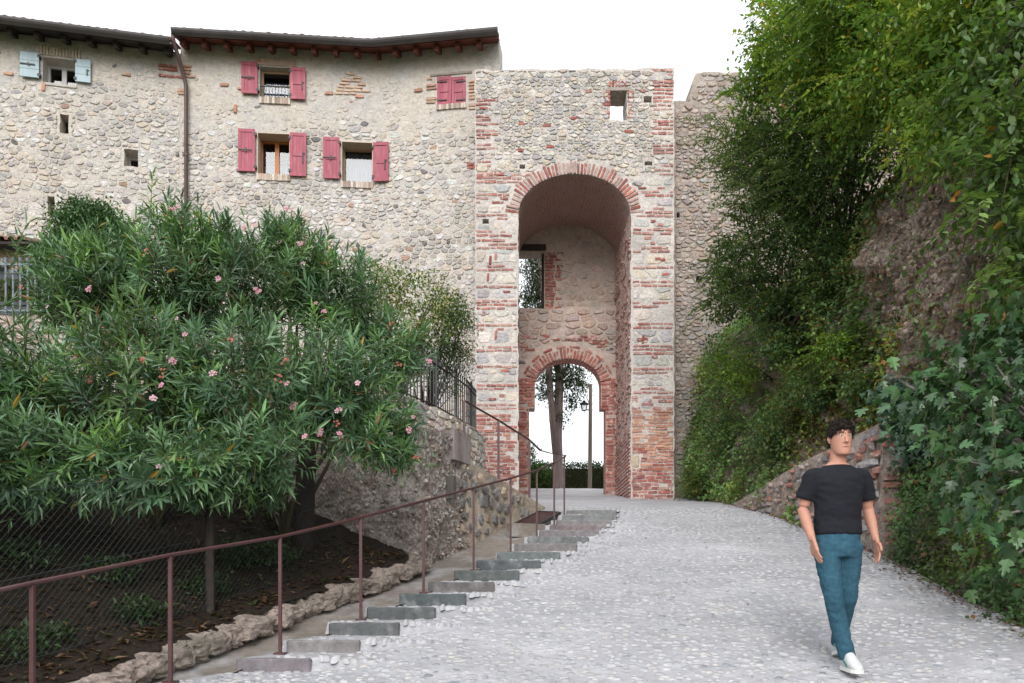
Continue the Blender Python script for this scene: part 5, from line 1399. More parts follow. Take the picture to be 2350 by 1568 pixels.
d = sd_[:, None] * np.cos(opn)[..., None] + rad * np.sin(opn)[..., None] + np.array([0, 0, -.12]); nn = sd_[:, None] * np.sin(opn)[..., None] - rad * np.cos(opn)[..., None]
p = pos.reshape(-1, 3); d = d.reshape(-1, 3); nn = nn.reshape(-1, 3); n = len(p)
L = rng.uniform(.11, .18, n) * np.repeat(rng.uniform(.85, 1.15, ns), nl); Wd = L * rng.uniform(.14, .19, n)
hgt = (CY - p[:, 2] / p[:, 1] * F)
col = np.repeat(np.array(OLC)[rng.integers(0, len(OLC), ns)], nl, 0) * rng.uniform(.75, 1.25, (n, 1)) * np.repeat(rng.uniform(.6, 1.35, ns), nl)[:, None]; col[rng.random(n) < .008] = (.38, .24, .05); col[rng.random(n) < .008] = (.20, .10, .04)
col[np.repeat(rng.random(ns) < .15, nl)] *= np.array([1.25, 1.3, .9])
keep = rng.random(n) > .06
score = L * np.where(np.repeat(dr[:, 1] < 0, nl).tolist() + [True] * (n - len(dr) * nl), 1, .2) / p[:, 1] * rng.uniform(.5, 1, n)
kk = np.where(keep)[0]
leaf_build('leaf', 'leaves', p[kk], d[kk], nn[kk], L[kk], Wd[kk], col[kk], LANCE, M['leaf_gloss'], ole, 300, score[kk])
# inner fill
pi_, di_, ni_, Li_, Wi_, ci_, _ = crown(OB, 1500, 12, .12, .12, .17, OLC, shell=(.15, .8), droop=.3)
leaf_build('leaf', 'inner_leaves', pi_, di_, ni_, Li_, Wi_, ci_ * .9, OVAL, M['leaf_gloss'], ole)
mb = MB()
for q in range(0, ns):
    mb.tube([tip[q] - sd_[q] * ls[q] * 1.3 + np.array([0, 0, -.03]), tip[q] - sd_[q] * .03], [.006, .003], 3, cap=False)
mb.build('twigs', M['twig'], ole)['kind'] = 'stuff'
roots = [np.array([x, y, float(bankz(x, y)) - .05]) for x, y in ((-3.9, 8.6), (-4.4, 8.2), (-3.2, 8.9), (-2.7, 9.0), (-4.9, 8.0), (-2.5, 8.7), (-3.6, 8.0))]
for rt in roots:
    near = sorted(range(len(OB)), key=lambda q: np.hypot(*(OB[q][0][:2] - rt[:2])))[:7]
    branches(ole, rt, [OB[q][0] + rng.normal(size=3) * .15 for q in near], .03, .006, M['twig'], 'stem', sag=.12, n=6)
# flowers
FLW = [(270, 597), (47, 660), (382, 738), (403, 738), (726, 697), (742, 712), (203, 872), (180, 815), (172, 828), (350, 914), (375, 857), (368, 880), (657, 828), (655, 883), (674, 932), (698, 1003), (737, 993), (775, 940), (771, 971), (895, 998), (940, 990), (948, 960), (954, 1053), (907, 1082), (984, 830), (490, 857), (530, 779), (327, 826), (397, 830), (240, 756), (205, 662), (335, 578), (390, 480), (378, 490), (405, 478), (655, 478), (672, 480), (690, 560), (695, 598), (640, 560), (625, 560), (660, 590), (560, 520), (585, 515), (590, 668), (366, 1072), (640, 870), (820, 875), (890, 748), (912, 840), (424, 770), (110, 700), (500, 640), (850, 860), (780, 1000), (700, 495)]
def flower_mesh(c, s, ax, colr, n=5):
    V = []; Fc = []; CC = []; ax = nrm(np.array(ax)); u = nrm(np.cross(ax, [.3, .2, .9])); v = np.cross(ax, u)
    for k_ in range(n):
        a = 2 * math.pi * k_ / n + random.uniform(-.2, .2)
        for (rr_, da, hh) in ((.05, 0, 0), (.5, -.45, .12), (.95, -.4, .18), (1.05, .05, .05), (.9, .5, .2), (.5, .42, .14)):
            V.append(c + (u * math.cos(a + da) + v * math.sin(a + da)) * s * rr_ + ax * s * hh * random.uniform(.6, 1.5)); CC.append(np.array(colr) * (.8 if rr_ < .1 else random.uniform(.9, 1.08)))
        b = 6 * k_; Fc += [(b, b + 1, b + 2), (b, b + 2, b + 3), (b, b + 3, b + 4), (b, b + 4, b + 5)]
    return V, Fc, CC
for (x, y) in FLW:
    best = min(range(len(OB)), key=lambda q: ((x - (CX + OB[q][0][0] / OB[q][0][1] * F)) / 100) ** 2 + ((y - (CY - OB[q][0][2] / OB[q][0][1] * F)) / 100) ** 2)
    Yf = OB[best][0][1] - OB[best][1][1] * 1.12; c0 = P(x, y, Yf); VV = []; FF = []; CC = []
    bud = random.random() < .35
    for q in range(random.choice([1, 2, 3]) if not bud else 5):
        c1 = c0 + rng.normal(size=3) * (.012 if not bud else .018); cl = (.70, .36, .46) if random.random() < .6 else (.74, .50, .57)
        if bud: cl = (.62, .19, .16)
        a, b, e_ = flower_mesh(c1, random.uniform(.021, .031) if not bud else .012, (random.uniform(-.5, .5), -1, random.uniform(.1, .8)), cl); o_ = len(VV); VV += a; CC += e_; FF += [tuple(i + o_ for i in f) for f in b]
    mesh_obj('flower', VV, FF, M['petal'], ole, np.array(CC))

# ------------------------------------------------------------------ other plants on the left
def sprays(B, n, length, L, asp, cols, per=22):
    k = pick_blobs(B, n); C = np.array([b[0] for b in B])[k]; Rr_ = np.array([b[1] for b in B])[k]; dr = rand_dir(n); dr[:, 0] -= .5; dr[:, 1] -= .3; dr[:, 2] += .15; dr = nrm(dr)
    s0 = C + dr * Rr_ * .85; ln = rng.uniform(.5, 1.2, n) * length; t = np.linspace(.1, 1, per)
    dd = nrm(dr + np.array([-.1, -.1, .35])); pos = s0[:, None] + dd[:, None] * (ln[:, None] * t)[..., None]; pos[:, :, 2] -= (ln[:, None] * t ** 2) * .45
    sd = nrm(np.cross(dd, [0, 0, 1.])); sg = np.where(np.arange(per) % 2, 1., -1.)
    ax = nrm(dd[:, None] * .6 + sd[:, None] * sg[None, :, None] + np.array([0, 0, -.35]) + rng.normal(size=(n, per, 3)) * .25)
    col = np.repeat(np.array(cols)[rng.integers(0, len(cols), n)] * rng.uniform(.8, 1.25, (n, 1)), per, 0) * rng.uniform(.8, 1.25, (n * per, 1))
    LL = L * rng.uniform(.7, 1.2, n * per)
    return pos.reshape(-1, 3), ax.reshape(-1, 3), nrm(np.array([0, 0, 1.]) + rand_dir(n * per) * .4), LL, LL * asp, col, pos
def shrub(name, label, cat, base, blobs, args, kw, tpl=OVAL, matl='leaf', nbr=14, br=(.03, .006), group=None, nparts=0, brmat='bark', spray=None):
    e_ = empty(name, base, label, cat, group); B = [blob(*b) for b in blobs]
    p, d, nn, L, Wd, col, cc = crown(B, *args, **kw)
    if spray:
        q = sprays(B, spray[0], spray[1], args[3], args[4], args[5]); mb = MB()
        for s_ in q[6]: mb.tube([s_[0], s_[len(s_) // 2], s_[-1]], [.006, .004, .002], 3, cap=False)
        mb.build('twigs', M['twig'], e_)['kind'] = 'stuff'
        p, d, nn, L, Wd, col = [np.concatenate([a_, b_]) for a_, b_ in zip((p, d, nn, L, Wd, col), q[:6])]
    leaf_build('leaf', 'leaves', p, d, nn, L, Wd, col, tpl, M[matl], e_, nparts, L / p[:, 1] * rng.uniform(.6, 1, len(p)) * (1 + .5 * (p[:, 1] < np.median(p[:, 1]))) if nparts else None)
    if nbr: branches(e_, base, [cc[q] for q in rng.choice(len(cc), nbr)], br[0], br[1], M[brmat], 'branch')
    return e_, cc
DK = [(.055, .125, .04), (.045, .105, .04), (.08, .16, .05)]
shrub('evergreen_shrub', 'round dark glossy evergreen shrub against the house wall behind the oleander', 'shrub', (-7.6, 14.6, 4.45), [(205, 520, 14.6, 78, 55), (250, 560, 14.5, 65, 50), (180, 575, 14.5, 60, 55), (230, 610, 14.4, 70, 40), (110, 640, 14.3, 30, 70)], (2000, 14, .10, .07, .5, DK), dict(shell=(.4, 1.04)), matl='leaf_gloss')
KB = [(950, 680, 13.4, 90, 55), (870, 650, 13.4, 60, 45), (1030, 720, 13.6, 50, 45), (900, 740, 13.2, 90, 50), (1000, 760, 13.4, 60, 40)]
PV_ = [(.12, .20, .05), (.15, .22, .06), (.09, .17, .05), (.19, .22, .07)]
priv, pcc = shrub('privet_shrub', 'light green privet with cream flower heads on the terrace', 'shrub', (-2.1, 13.6, 2.6), KB, (420, 13, .10, .065, .48, PV_), dict(shell=(.4, 1.05), yellow=.04))
hp_ = []
for (x, y) in ((890, 620), (905, 680), (940, 685), (955, 705), (930, 650), (975, 655), (985, 690), (1000, 700), (1010, 705), (945, 735), (960, 740), (985, 745), (1020, 640 + 55), (870, 640), (905, 640), (1003, 730), (925, 612), (840, 600), (860, 610), (1030, 690), (1000, 665), (970, 625), (880, 700)):
    hp_.append(P(x, y, 12.85) + rng.normal(size=(26, 3)) * np.array([.035, .035, .06]))
hp_ = np.vstack(hp_); nq = len(hp_)
leaf_build('flower', 'flower_heads', hp_, rand_dir(nq), rand_dir(nq), np.full(nq, .028), np.full(nq, .02), np.tile((.52, .48, .25), (nq, 1)) * rng.uniform(.7, 1.2, (nq, 1)), OVAL, M['petal'], priv)
shrub('fuchsia_shrub', 'dark fine leaved shrub hanging over the black fence by the tower', 'shrub', (-1.6, 14.2, 2.6), [(1010, 800, 13.6, 65, 45), (1045, 770, 13.8, 45, 60), (975, 830, 13.3, 50, 35), (1060, 830, 14, 30, 35), (1020, 870, 13.6, 50, 40), (1050, 720, 13.8, 35, 45)], (420, 16, .085, .045, .45, [(.03, .065, .022), (.045, .085, .028), (.065, .10, .03)]), dict(shell=(.3, 1.08), droop=.4), nbr=24, br=(.02, .004))
# clipped hedge in the planter
def box_hedge(name, label, lo, hi, n, L, cols, parent=None):
    e_ = empty(name, ((lo[0] + hi[0]) / 2, (lo[1] + hi[1]) / 2, lo[2]), label, 'hedge')
    q = rng.random((n, 3)); lo = np.array(lo); hi = np.array(hi); f = rng.integers(0, 3, n)
    q[f == 0, 1] = rng.uniform(-.05, .12, (f == 0).sum()); q[f == 1, 2] = rng.uniform(.93, 1.06, (f == 1).sum())
    p = lo + q * (hi - lo) + rng.normal(size=(n, 3)) * .02; p += (vnoise(p, 1.6) * .08)[:, None] * np.array([.3, .6, 1])
    d = nrm(np.array([0, -.7, .25]) + rand_dir(n)); col = np.array(cols)[rng.integers(0, len(cols), n)] * rng.uniform(.65, 1.35, (n, 1))
    leaf_build('leaf', 'leaves', p, d, nrm(np.array([0, -.4, 1.]) + rand_dir(n) * .7), L * rng.uniform(.7, 1.3, n), L * .55 * rng.uniform(.7, 1.3, n), col, OVAL, M['leaf'], e_)
    mb = MB(); mb.box(((lo[0] + hi[0]) / 2, (lo[1] + hi[1]) / 2 + .1, (lo[2] + hi[2]) / 2 - .04), tuple((hi - lo) * np.array([.96, .6, .9]))); mb.build('inner_twigs', M['twig'], e_)
a = Plane(14.15)
box_hedge('planter_hedge', 'clipped small leaved hedge growing in the planter trough', (a.px(-60, 0)[0], 14.08, a.px(0, 698)[1]), (a.px(80, 0)[0], 14.4, a.px(0, 645)[1]), 2600, .045, [(.07, .12, .035), (.09, .15, .045), (.12, .16, .06)])
# low weeds on the soil bank
for (x, y, s_, lb) in ((620, 1290, 1.0, 'small leafy weed clump below the dark trunk'), (40, 1500, .6, 'pale weed tuft at the lower left edge'), (130, 1470, .35, 'tiny weed sprig on the soil near the left edge'), (320, 1420, .7, 'weed patch on the soil left of the fence post'), (470, 1360, .7, 'weed patch on the soil right of the fence post'), (530, 1290, .8, 'low dark weed between fence post and trunk'), (60, 1300, .8, 'shadowed weed behind the mesh at the left edge'), (250, 1330, .7, 'shadowed weed behind the middle of the mesh')):
    yy_ = np.arange(4.5, 10, .02); X_ = (x - CX) / F * yy_; i = np.argmin(np.abs(bankz(X_, yy_) / yy_ - (CY - y) / F)); c = np.array([X_[i], yy_[i], float(bankz(X_[i], yy_[i]))])
    e_ = empty('weed', c, lb, 'weed', 'weeds on the soil bank'); B = [(c + np.array([0, 0, .1 * s_]), np.array([.3, .25, .16]) * s_)]
    p, d, nn, L, Wd, col, _ = crown(B, int(60 * s_) + 8, 9, .05, .05, .5, [(.035, .07, .025), (.05, .09, .03), (.06, .09, .04)], droop=-.2); leaf_build('leaf', 'leaves', p, d, nn, L, Wd, col, OVAL, M['leaf'], e_)

# fallen leaves
def litter(name, pts, nrm_z, cols, L):
    n = len(pts); d = rand_dir(n); d[:, 2] *= .25; leaf_build('leaf', name, pts, nrm(d), nrm(np.array([0, 0, 1.]) + rand_dir(n) * .35), L * rng.uniform(.6, 1.4, n), L * .35 * rng.uniform(.6, 1.4, n), np.array(cols)[rng.integers(0, len(cols), n)] * rng.uniform(.5, 1.3, (n, 1)), OVAL, M['leaf'], None)
yy_ = rng.uniform(4.2, 9.3, 3400); xx_ = kerbx(yy_) - .1 - rng.random(3400) ** 1.5 * 4; zz_ = bankz(xx_, yy_) + np.array([noise.noise(Vector((x * 1.7, y * 1.7, 9))) * .07 + noise.noise(Vector((x * 6, y * 6, 5))) * .03 for x, y in zip(xx_, yy_)]) + .012
litter('leaf_litter', np.column_stack([xx_, yy_, zz_]), 1, [(.12, .07, .045), (.08, .05, .03), (.17, .105, .06), (.05, .035, .025), (.20, .12, .07), (.06, .08, .03)], .10)
yy_ = rng.uniform(5.2, 16, 1500); xx_ = rampright(yy_) - .03 - np.abs(rng.normal(0, .12, 1500)); keep = rng.random(1500) < np.where(yy_ < 9.5, 1, .35); xx_, yy_ = xx_[keep], yy_[keep]
litter('ramp_edge_litter', np.column_stack([xx_, yy_, gz(xx_, yy_) + .02]), 1, [(.16, .085, .05), (.10, .055, .035), (.20, .11, .06), (.24, .10, .05)], .055)
yy_ = rng.uniform(5.5, 13, 26); xx_ = railx(yy_) + rng.random(26) * (rampright(yy_) - railx(yy_) - .6) + .4
litter('stray_leaves', np.column_stack([xx_, yy_, gz(xx_, yy_) + .02]), 1, [(.30, .11, .05), (.24, .10, .05)], .06)
for q in ('leaf_litter', 'ramp_edge_litter', 'stray_leaves'): bpy.data.objects[q]['label'] = {'leaf_litter': 'brown fallen leaves covering the soil bank', 'ramp_edge_litter': 'brown leaf debris along the right edge of the ramp', 'stray_leaves': 'few reddish leaves scattered on the cobbled ramp'}[q]; bpy.data.objects[q]['category'] = 'leaves'

# wire mesh fence with dark posts, and the dark trunk
wf = empty('wire_fence', (-3.2, 6.8, -.5), 'dark green chain link fence above the soil bank', 'fence')
FP = [np.array([float(kerbx(y_)) - .38 - .1 * (y_ > 8), y_]) for y_ in np.arange(4.3, 8.75, .1)]
FPn = np.array(FP); fl = np.concatenate([[0], np.cumsum(np.hypot(*np.diff(FPn, axis=0).T))])
def fpt(s, h): X = np.interp(s, fl, FPn[:, 0]); Yv = np.interp(s, fl, FPn[:, 1]); return np.array([X, Yv, float(bankz(X, Yv)) + .02 + h])
mb = MB(); Hm = 1.25; g = .062; s = -Hm
while s < fl[-1]:
    for sg in (1, -1):
        a = s if sg > 0 else s + Hm; b = s + Hm if sg > 0 else s
        t0 = max(0, (0 - s) / Hm); t1 = min(1, (fl[-1] - s) / Hm)
        if t1 - t0 < .05: continue
        pts = []
        for t in np.linspace(t0, t1, 5):
            pts.append(fpt(s + Hm * t, Hm * t if sg > 0 else Hm * (1 - t)))
        mb.tube(pts, .0012, 3, cap=False)
    s += g
mb.build('wire_mesh', mat('dark green wire', (.022, .035, .034), var=.1, rough=.5, bump=0, spec=.4), wf)['kind'] = 'stuff'
for hh in (.03, .62, 1.22):
    mb = MB(); mb.tube([fpt(s, hh) for s in np.linspace(0, fl[-1], 30)], .0025, 4); mb.build('tension_wire', bpy.data.materials['dark green wire'], wf)
for yv in (5.15, 7.05):
    X = float(kerbx(yv)) - .40; z0 = float(bankz(X, yv)) - .2; mb = MB(); mb.tube([(X, yv, z0), (X - .01, yv, z0 + .8), (X, yv, z0 + 1.65)], [.042, .04, .038], 8); mb.build('post', M['wood_dark'], wf)
tk = empty('tree_trunk', (-2.28, 8.75, -.4), 'thick dark upright trunk behind the wire fence right of the oleander stems', 'trunk')
mb = MB(); mb.tube([(-2.30, 8.75, -.1), (-2.29, 8.75, .58), (-2.27, 8.77, 1.18), (-2.25, 8.8, 2.0), (-2.22, 8.85, 2.7)], [.15, .115, .105, .10, .08], 12); mb.build('bark', M['wood_dark'], tk, smooth=True)

# ------------------------------------------------------------------ vegetation on the cliff
YG = [(.17, .28, .05), (.21, .32, .055), (.13, .24, .05), (.27, .33, .06), (.11, .21, .05)]
shrub('leafy_tree', 'yellow green tree leaning out from the top of the cliff against the sky', 'tree', (6.6, 12.5, 7.0), [(1850, 110, 12.6, 100, 100), (1980, 60, 11.6, 160, 120), (2100, 150, 10.6, 150, 110), (1900, 230, 12.6, 110, 80), (2200, 40, 9.8, 150, 110), (2050, -70, 11, 260, 90), (2150, 250, 10, 110, 70), (1800, 30, 13, 60, 60), (1770, 130, 13.2, 45, 75), (1740, 200, 13.4, 35, 45), (2020, 240, 11.5, 110, 80), (2300, -30, 9, 150, 110), (1950, 160, 12, 120, 90), (2180, 340, 9.6, 90, 60), (2260, 240, 9.2, 100, 80)], (2700, 15, .16, .085, .52, YG), dict(shell=(.3, 1.08), yellow=.03, ycol=(.42, .26, .03), droop=.35, outw=.3), nbr=70, br=(.06, .006), spray=(330, .62))
shrub('arching_shrub', 'grey green arching shrub reaching left over the curtain wall', 'shrub', (5.6, 13.6, 5.0), [(1690, 320, 14, 55, 45), (1780, 370, 13.6, 80, 80), (1880, 350, 13.2, 110, 80), (1980, 340, 12.6, 110, 80), (1750, 450, 13.6, 60, 40), (1690, 390, 14, 50, 25), (1830, 450, 13.4, 90, 50), (1730, 270, 13.8, 45, 60), (1920, 420, 12.8, 90, 60)], (1250, 14, .12, .075, .42, [(.10, .17, .06), (.125, .205, .065), (.08, .145, .055), (.16, .23, .07)]), dict(shell=(.3, 1.05), yellow=.02, droop=.25), nbr=60, br=(.035, .005), spray=(330, .8))
shrub('dense_shrub', 'dark dense shrub halfway up the slope beside the curtain wall', 'shrub', (4.9, 14.6, 4.2), [(1760, 540, 14.2, 90, 60), (1870, 520, 13.3, 90, 60), (1950, 600, 12.9, 70, 70), (1710, 640, 14.8, 80, 60), (1820, 650, 14.2, 90, 70), (1670, 600, 15.4, 35, 40), (1670, 690, 15.6, 50, 50), (1780, 720, 14.4, 80, 40), (1900, 690, 13.4, 60, 50)], (1050, 14, .12, .08, .5, [(.075, .135, .05), (.10, .175, .055), (.06, .115, .045), (.14, .205, .06)]), dict(shell=(.3, 1.0), droop=.3, yellow=.015), nbr=40, spray=(200, .6))
shrub('hanging_shrub', 'broad leaved shrub hanging from the cliff top at the upper right corner', 'shrub', (5.9, 8.0, 6.0), [(2300, 120, 8.3, 90, 110), (2330, 300, 7.8, 70, 120), (2290, 430, 7.8, 60, 70), (2345, 540, 7.5, 45, 110), (2220, 330, 8.7, 60, 50), (2240, 200, 8.8, 60, 60), (2340, 680, 7.4, 50, 80)], (400, 9, .14, .105, .5, [(.10, .17, .05), (.085, .155, .05), (.13, .205, .055)]), dict(shell=(.3, 1.1), yellow=.015, ycol=(.40, .18, .03), droop=.5), tpl=LANCE, nbr=30, br=(.02, .004), nparts=300, spray=(40, .8))
# bramble cover on the bank and cliff, patchy so that the rock shows
def cover(name, label, npts, Yr, hr, L, cols, tpl, dens, off=.10, matl='leaf'):
    P_ = []; 
    Yv = rng.uniform(*Yr, npts); hv = rng.uniform(*hr, npts)
    for yv, h in zip(Yv, hv):
        if rng.random() < dens(yv, h):
            q = cliff_pt(yv, float(prof(yv)) + h); q[0] -= abs(rng.normal(0, off)) + .01; P_.append(q)
    p = np.array(P_); n = len(p); d = nrm(np.array([-.35, -.35, -.15]) + rand_dir(n) * .8); nn = nrm(np.array([-.7, -.25, .6]) + rand_dir(n) * .5)
    g_ = .45 + 1.0 * np.clip(vnoise(p, 1.1, 4) + .5, 0, 1); col = np.array(cols)[rng.integers(0, len(cols), n)] * (g_ * rng.uniform(.7, 1.3, n))[:, None]; yl = np.clip(vnoise(p, .9, 9) * 2.2 - .2, 0, 1)[:, None]; col = col * (1 + yl * np.array([.75, .35, -.2])); p = p - np.clip(vnoise(p, 1.9, 6), 0, 1)[:, None] * np.array([.42, .25, -.12])
    m = rng.random(n) < .02; col[m] = (.22, .10, .04)
    o = leaf_build('leaf', name, p, d, nn, L * rng.uniform(.6, 1.35, n), L * .8 * rng.uniform(.6, 1.2, n), col, tpl, M[matl], None); tag(o, label, 'plants'); return o
def rock(yv, h):       # bare rock patches
    v = noise.noise(Vector((yv * .5, h * .5, 21))) * 1.2 + noise.noise(Vector((yv * 1.6, h * 1.6, 2))) * .7
    b = math.exp(-((yv - 10.6) / 2.0) ** 2 - ((h - 3.6) / 1.7) ** 2) * 1.25 + math.exp(-((yv - 9.6) / 1.0) ** 2 - ((h - 5.0) / 1.6) ** 2) * .9
    return b + v * 1.0
GC = [(.09, .165, .06), (.115, .20, .065), (.14, .235, .07), (.07, .13, .05)]
cover('bank_creepers', 'tangled green creepers covering the far bank beside the gate', 34000, (11.2, 18.6), (.0, 5.2), .075, [tuple(np.array(c) * 1.4) for c in GC] + [(.17, .22, .06)], OVAL, lambda y, h: max(0.04, min(1., .95 - rock(y, h) * 1.1 - max(0, h - 3.6) * .25)), off=.13)
cover('cliff_brambles', 'sparse brambles and dry sprigs clinging to the bare rock', 42000, (7.5, 14.5), (1.0, 7.5), .075, GC + [(.14, .17, .04), (.20, .11, .05), (.16, .10, .05)], OVAL, lambda y, h: max(.05, min(1., .78 - rock(y, h) * .7)), off=.09)
cover('ground_cover', 'dense small leaved ground cover spilling onto the ramp edge at the right', 30000, (4.4, 9.6), (-.02, 2.6), .052, [(.075, .155, .05), (.095, .19, .06), (.065, .13, .05), (.115, .21, .07)], OVAL, lambda y, h: 1., off=.12)
cover('upper_cliff_leaves', 'leafy growth on the shaded upper cliff', 16000, (5, 14), (5.2, 12.5), .10, YG[:3] + GC, OVAL, lambda y, h: .9 - .5 * math.exp(-((h - 5.2) / .7) ** 2), off=.22)
for (x, y, Yv, rx, ry, lb) in ((1690, 850, 15.6, 45, 40, 'small bushy clump on the bank just right of the curtain wall'), (1790, 800, 14.2, 60, 35, 'bushy clump in the middle of the bank under the dense shrub'), (1860, 890, 13.0, 55, 40, 'yellowing clump on the bank above the ramp side wall'), (1640, 990, 16.6, 40, 45, 'leafy clump at the bank foot near the tower'), (1760, 990, 14.4, 55, 40, 'low leafy clump above the far end of the ramp side wall'), (1930, 800, 12.4, 55, 30, 'sprawling bramble clump below the bare rock'), (1990, 880, 11.4, 60, 25, 'bramble clump on the bare rock above the walking person'), (1600, 1110, 17.3, 32, 25, 'nettle like clump at the right foot of the tower')):
    c = P(x, y, Yv); B_ = [(x, y, Yv, rx, ry), (x + rx * .5, y + ry * .5, Yv - .1, rx * .6, ry * .7)]
    shrub('bank_bush', lb, 'bush', (float(cliff_x(Yv, c[2])), Yv, c[2] - .2), B_, (110, 12, .09, .07, .55, random.choice([GC, YG[:3], [(.13, .17, .05), (.16, .18, .05), (.10, .15, .05)]])), dict(shell=(.3, 1.1), droop=.3, yellow=.04), nbr=8, br=(.012, .004), group='bushes on the bank', spray=(22, .45))
ep = []
for yv, h in zip(rng.uniform(8.4, 14.5, 16000), rng.uniform(1.0, 7.5, 16000)):
    if rock(yv, h) > rng.uniform(-.1, .6): q = cliff_pt(yv, float(prof(yv)) + h); q[0] += .01; ep.append(q)
embed(ep, .04, [tuple(np.array(c) * np.array([1.0, .92, .86])) for c in ROCKC], 'embedded_stones', M['stone'], bpy.data.objects['cliff'])
# ivy on the brick corner
e_ = empty('ivy', (4.6, 9.4, 1.0), 'dark ivy mat hanging over the red brick corner', 'ivy'); B = [blob(2075, 960, 9.35, 48, 55, .12), blob(2110, 1020, 9.2, 50, 50, .12), blob(2060, 900, 9.5, 60, 25, .2)]
p, d, nn, L, Wd, col, _ = crown(B, 260, 4, .06, .075, .9, [(.022, .06, .03), (.03, .075, .035), (.04, .09, .05)], shell=(.2, 1.05)); nn = nrm(np.array([-.4, -1, .5]) + rand_dir(len(p)) * .4); d = nrm(np.array([0, -.2, -1.]) + rand_dir(len(p)) * .7)
leaf_build('leaf', 'leaves', p, d, nn, L, Wd, col, IVY, M['leaf_gloss'], e_, 300, L); branches(e_, (4.75, 9.45, .35), [b[0] for b in B for _ in (0, 1)], .018, .006, M['twig'], 'stem')
# fig tree with lobed leaves
fig = empty('fig_tree', (5.4, 7.2, .6), 'fig tree with large lobed leaves reaching over the bank at the right', 'tree')
FB = [blob(*b) for b in ((2190, 850, 7.7, 120, 45), (2300, 900, 7.1, 90, 90), (2150, 930, 7.8, 70, 45), (2330, 1080, 6.7, 60, 110), (2240, 1000, 7.3, 90, 60), (2310, 1230, 6.4, 60, 80), (2310, 750, 7.3, 70, 60), (2170, 1040, 7.5, 60, 40), (2250, 1100, 7, 50, 50))]
p, d, nn, L, Wd, col, cc = crown(FB, 190, 5, .15, .135, 1.0, [(.05, .11, .045), (.06, .13, .05), (.045, .095, .045), (.075, .145, .05)], shell=(.3, 1.08), droop=.45, outw=.35)
d = nrm(d + np.array([-.5, -.2, -.15])); d = nrm(d + rand_dir(len(p)) * .5 + np.array([0, 0, -.3])); nn = nrm(np.array([-.15, .1, 1.]) + rand_dir(len(p)) * .8)
leaf_build('leaf', 'leaves', p, d, nn, L, Wd * .85, col * rng.uniform(.7, 1.35, (len(p), 1)), FIG, M['leaf_gloss'], fig, 300, L / p[:, 1] * rng.uniform(.7, 1, len(p)))
branches(fig, (5.5, 7.3, .75), [cc[q] for q in rng.choice(len(cc), 26)], .04, .008, mat('grey fig bark', (.20, .18, .16), var=.3), 'branch', sag=.05)
# hanging vines
vn = empty('hanging_vines', (5.0, 8, 3), 'thin bare vines dangling down the rock face at the right', 'vine')
for (x0, y0, x1, y1, Yv) in ((2180, 330, 2160, 520, 8.6), (2240, 300, 2210, 560, 8.2), (2300, 330, 2230, 700, 7.9), (2330, 260, 2260, 780, 7.6), (2200, 620, 2120, 960, 7.9), (2260, 680, 2200, 1000, 7.4), (2280, 900, 2310, 1300, 6.7), (2200, 1060, 2240, 1300, 7.0), (2100, 1060, 2170, 1090, 8.6)):
    a, b = P(x0, y0, Yv), P(x1, y1, Yv); mb = MB(); pts = [a + (b - a) * t + rng.normal(size=3) * .02 + np.array([0, 0, -.06 * math.sin(t * math.pi)]) for t in np.linspace(0, 1, 9)]; mb.tube(pts, .006, 5); mb.build('vine', M['twig'], vn, smooth=True)

# ------------------------------------------------------------------ beyond the gate
cy = empty('cypress_tree', (1.5, 25.6, 1.4), 'tall ragged evergreen with two bare trunks seen through the gate', 'tree')
mb = MB(); b = P(1281, 1122, 25.6)
mb.tube([b + np.array([0, 0, -.3]), b + np.array([0, 0, .2]), P(1279, 1000, 25.6), P(1283, 900, 25.6), P(1286, 820, 25.6), P(1280, 700, 25.6), P(1270, 560, 25.6), P(1262, 400, 25.6)], [.22, .175, .155, .14, .12, .10, .08, .05], 14)
mb.tube([P(1276, 1040, 25.5), P(1268, 960, 25.4), P(1263, 900, 25.4), P(1258, 820, 25.5), P(1248, 700, 25.5), P(1235, 560, 25.5)], [.12, .11, .10, .09, .07, .05], 10); mb.build('trunk', mat('fibrous grey pink bark', (.36, .28, .27), var=.5, vscale=9, bump=1., bscale=14, stretch=(3, 3, .22), wbump=.06), cy, smooth=True)
CB = [blob(*q) for q in ((1322, 860, 25.8, 36, 36), (1300, 850, 25.3, 34, 34), (1320, 900, 25.6, 26, 26), (1245, 885, 25.5, 20, 32), (1258, 905, 25.6, 15, 22), (1310, 925, 25.6, 20, 14), (1250, 850, 25.6, 26, 28), (1288, 960, 25.5, 12, 16), (1294, 945, 25.4, 8, 14), (1290, 800, 25.7, 60, 40), (1225, 660, 25.8, 30, 60), (1240, 600, 26, 40, 60), (1215, 710, 25.6, 28, 40), (1280, 640, 26, 60, 90), (1265, 480, 26, 50, 110), (1330, 730, 26, 50, 70))]
p, d, nn, L, Wd, col, cc = crown(CB, 1100, 18, .13, .10, .4, [(.035, .065, .025), (.05, .08, .03), (.07, .095, .035)], shell=(.2, 1.1), droop=.3); leaf_build('leaf', 'leaves', p, d, nn, L, Wd, col, OVAL, M['leaf'], cy)
branches(cy, P(1283, 880, 25.6), [cc[q] for q in rng.choice(len(cc), 30)], .035, .008, M['bark'], 'branch')
branches(cy, P(1270, 640, 25.6), [c for c in cc if c[2] > 7.4][:20], .03, .008, M['bark'], 'branch')
box_hedge('clipped_hedge', 'clipped dark green hedge closing the view behind the gate', P(1080, 1150, 27.5), P(1480, 1066, 27.5) + np.array([0, .9, 0]), 9000, .085, [(.03, .065, .02), (.045, .085, .025), (.05, .10, .03)])
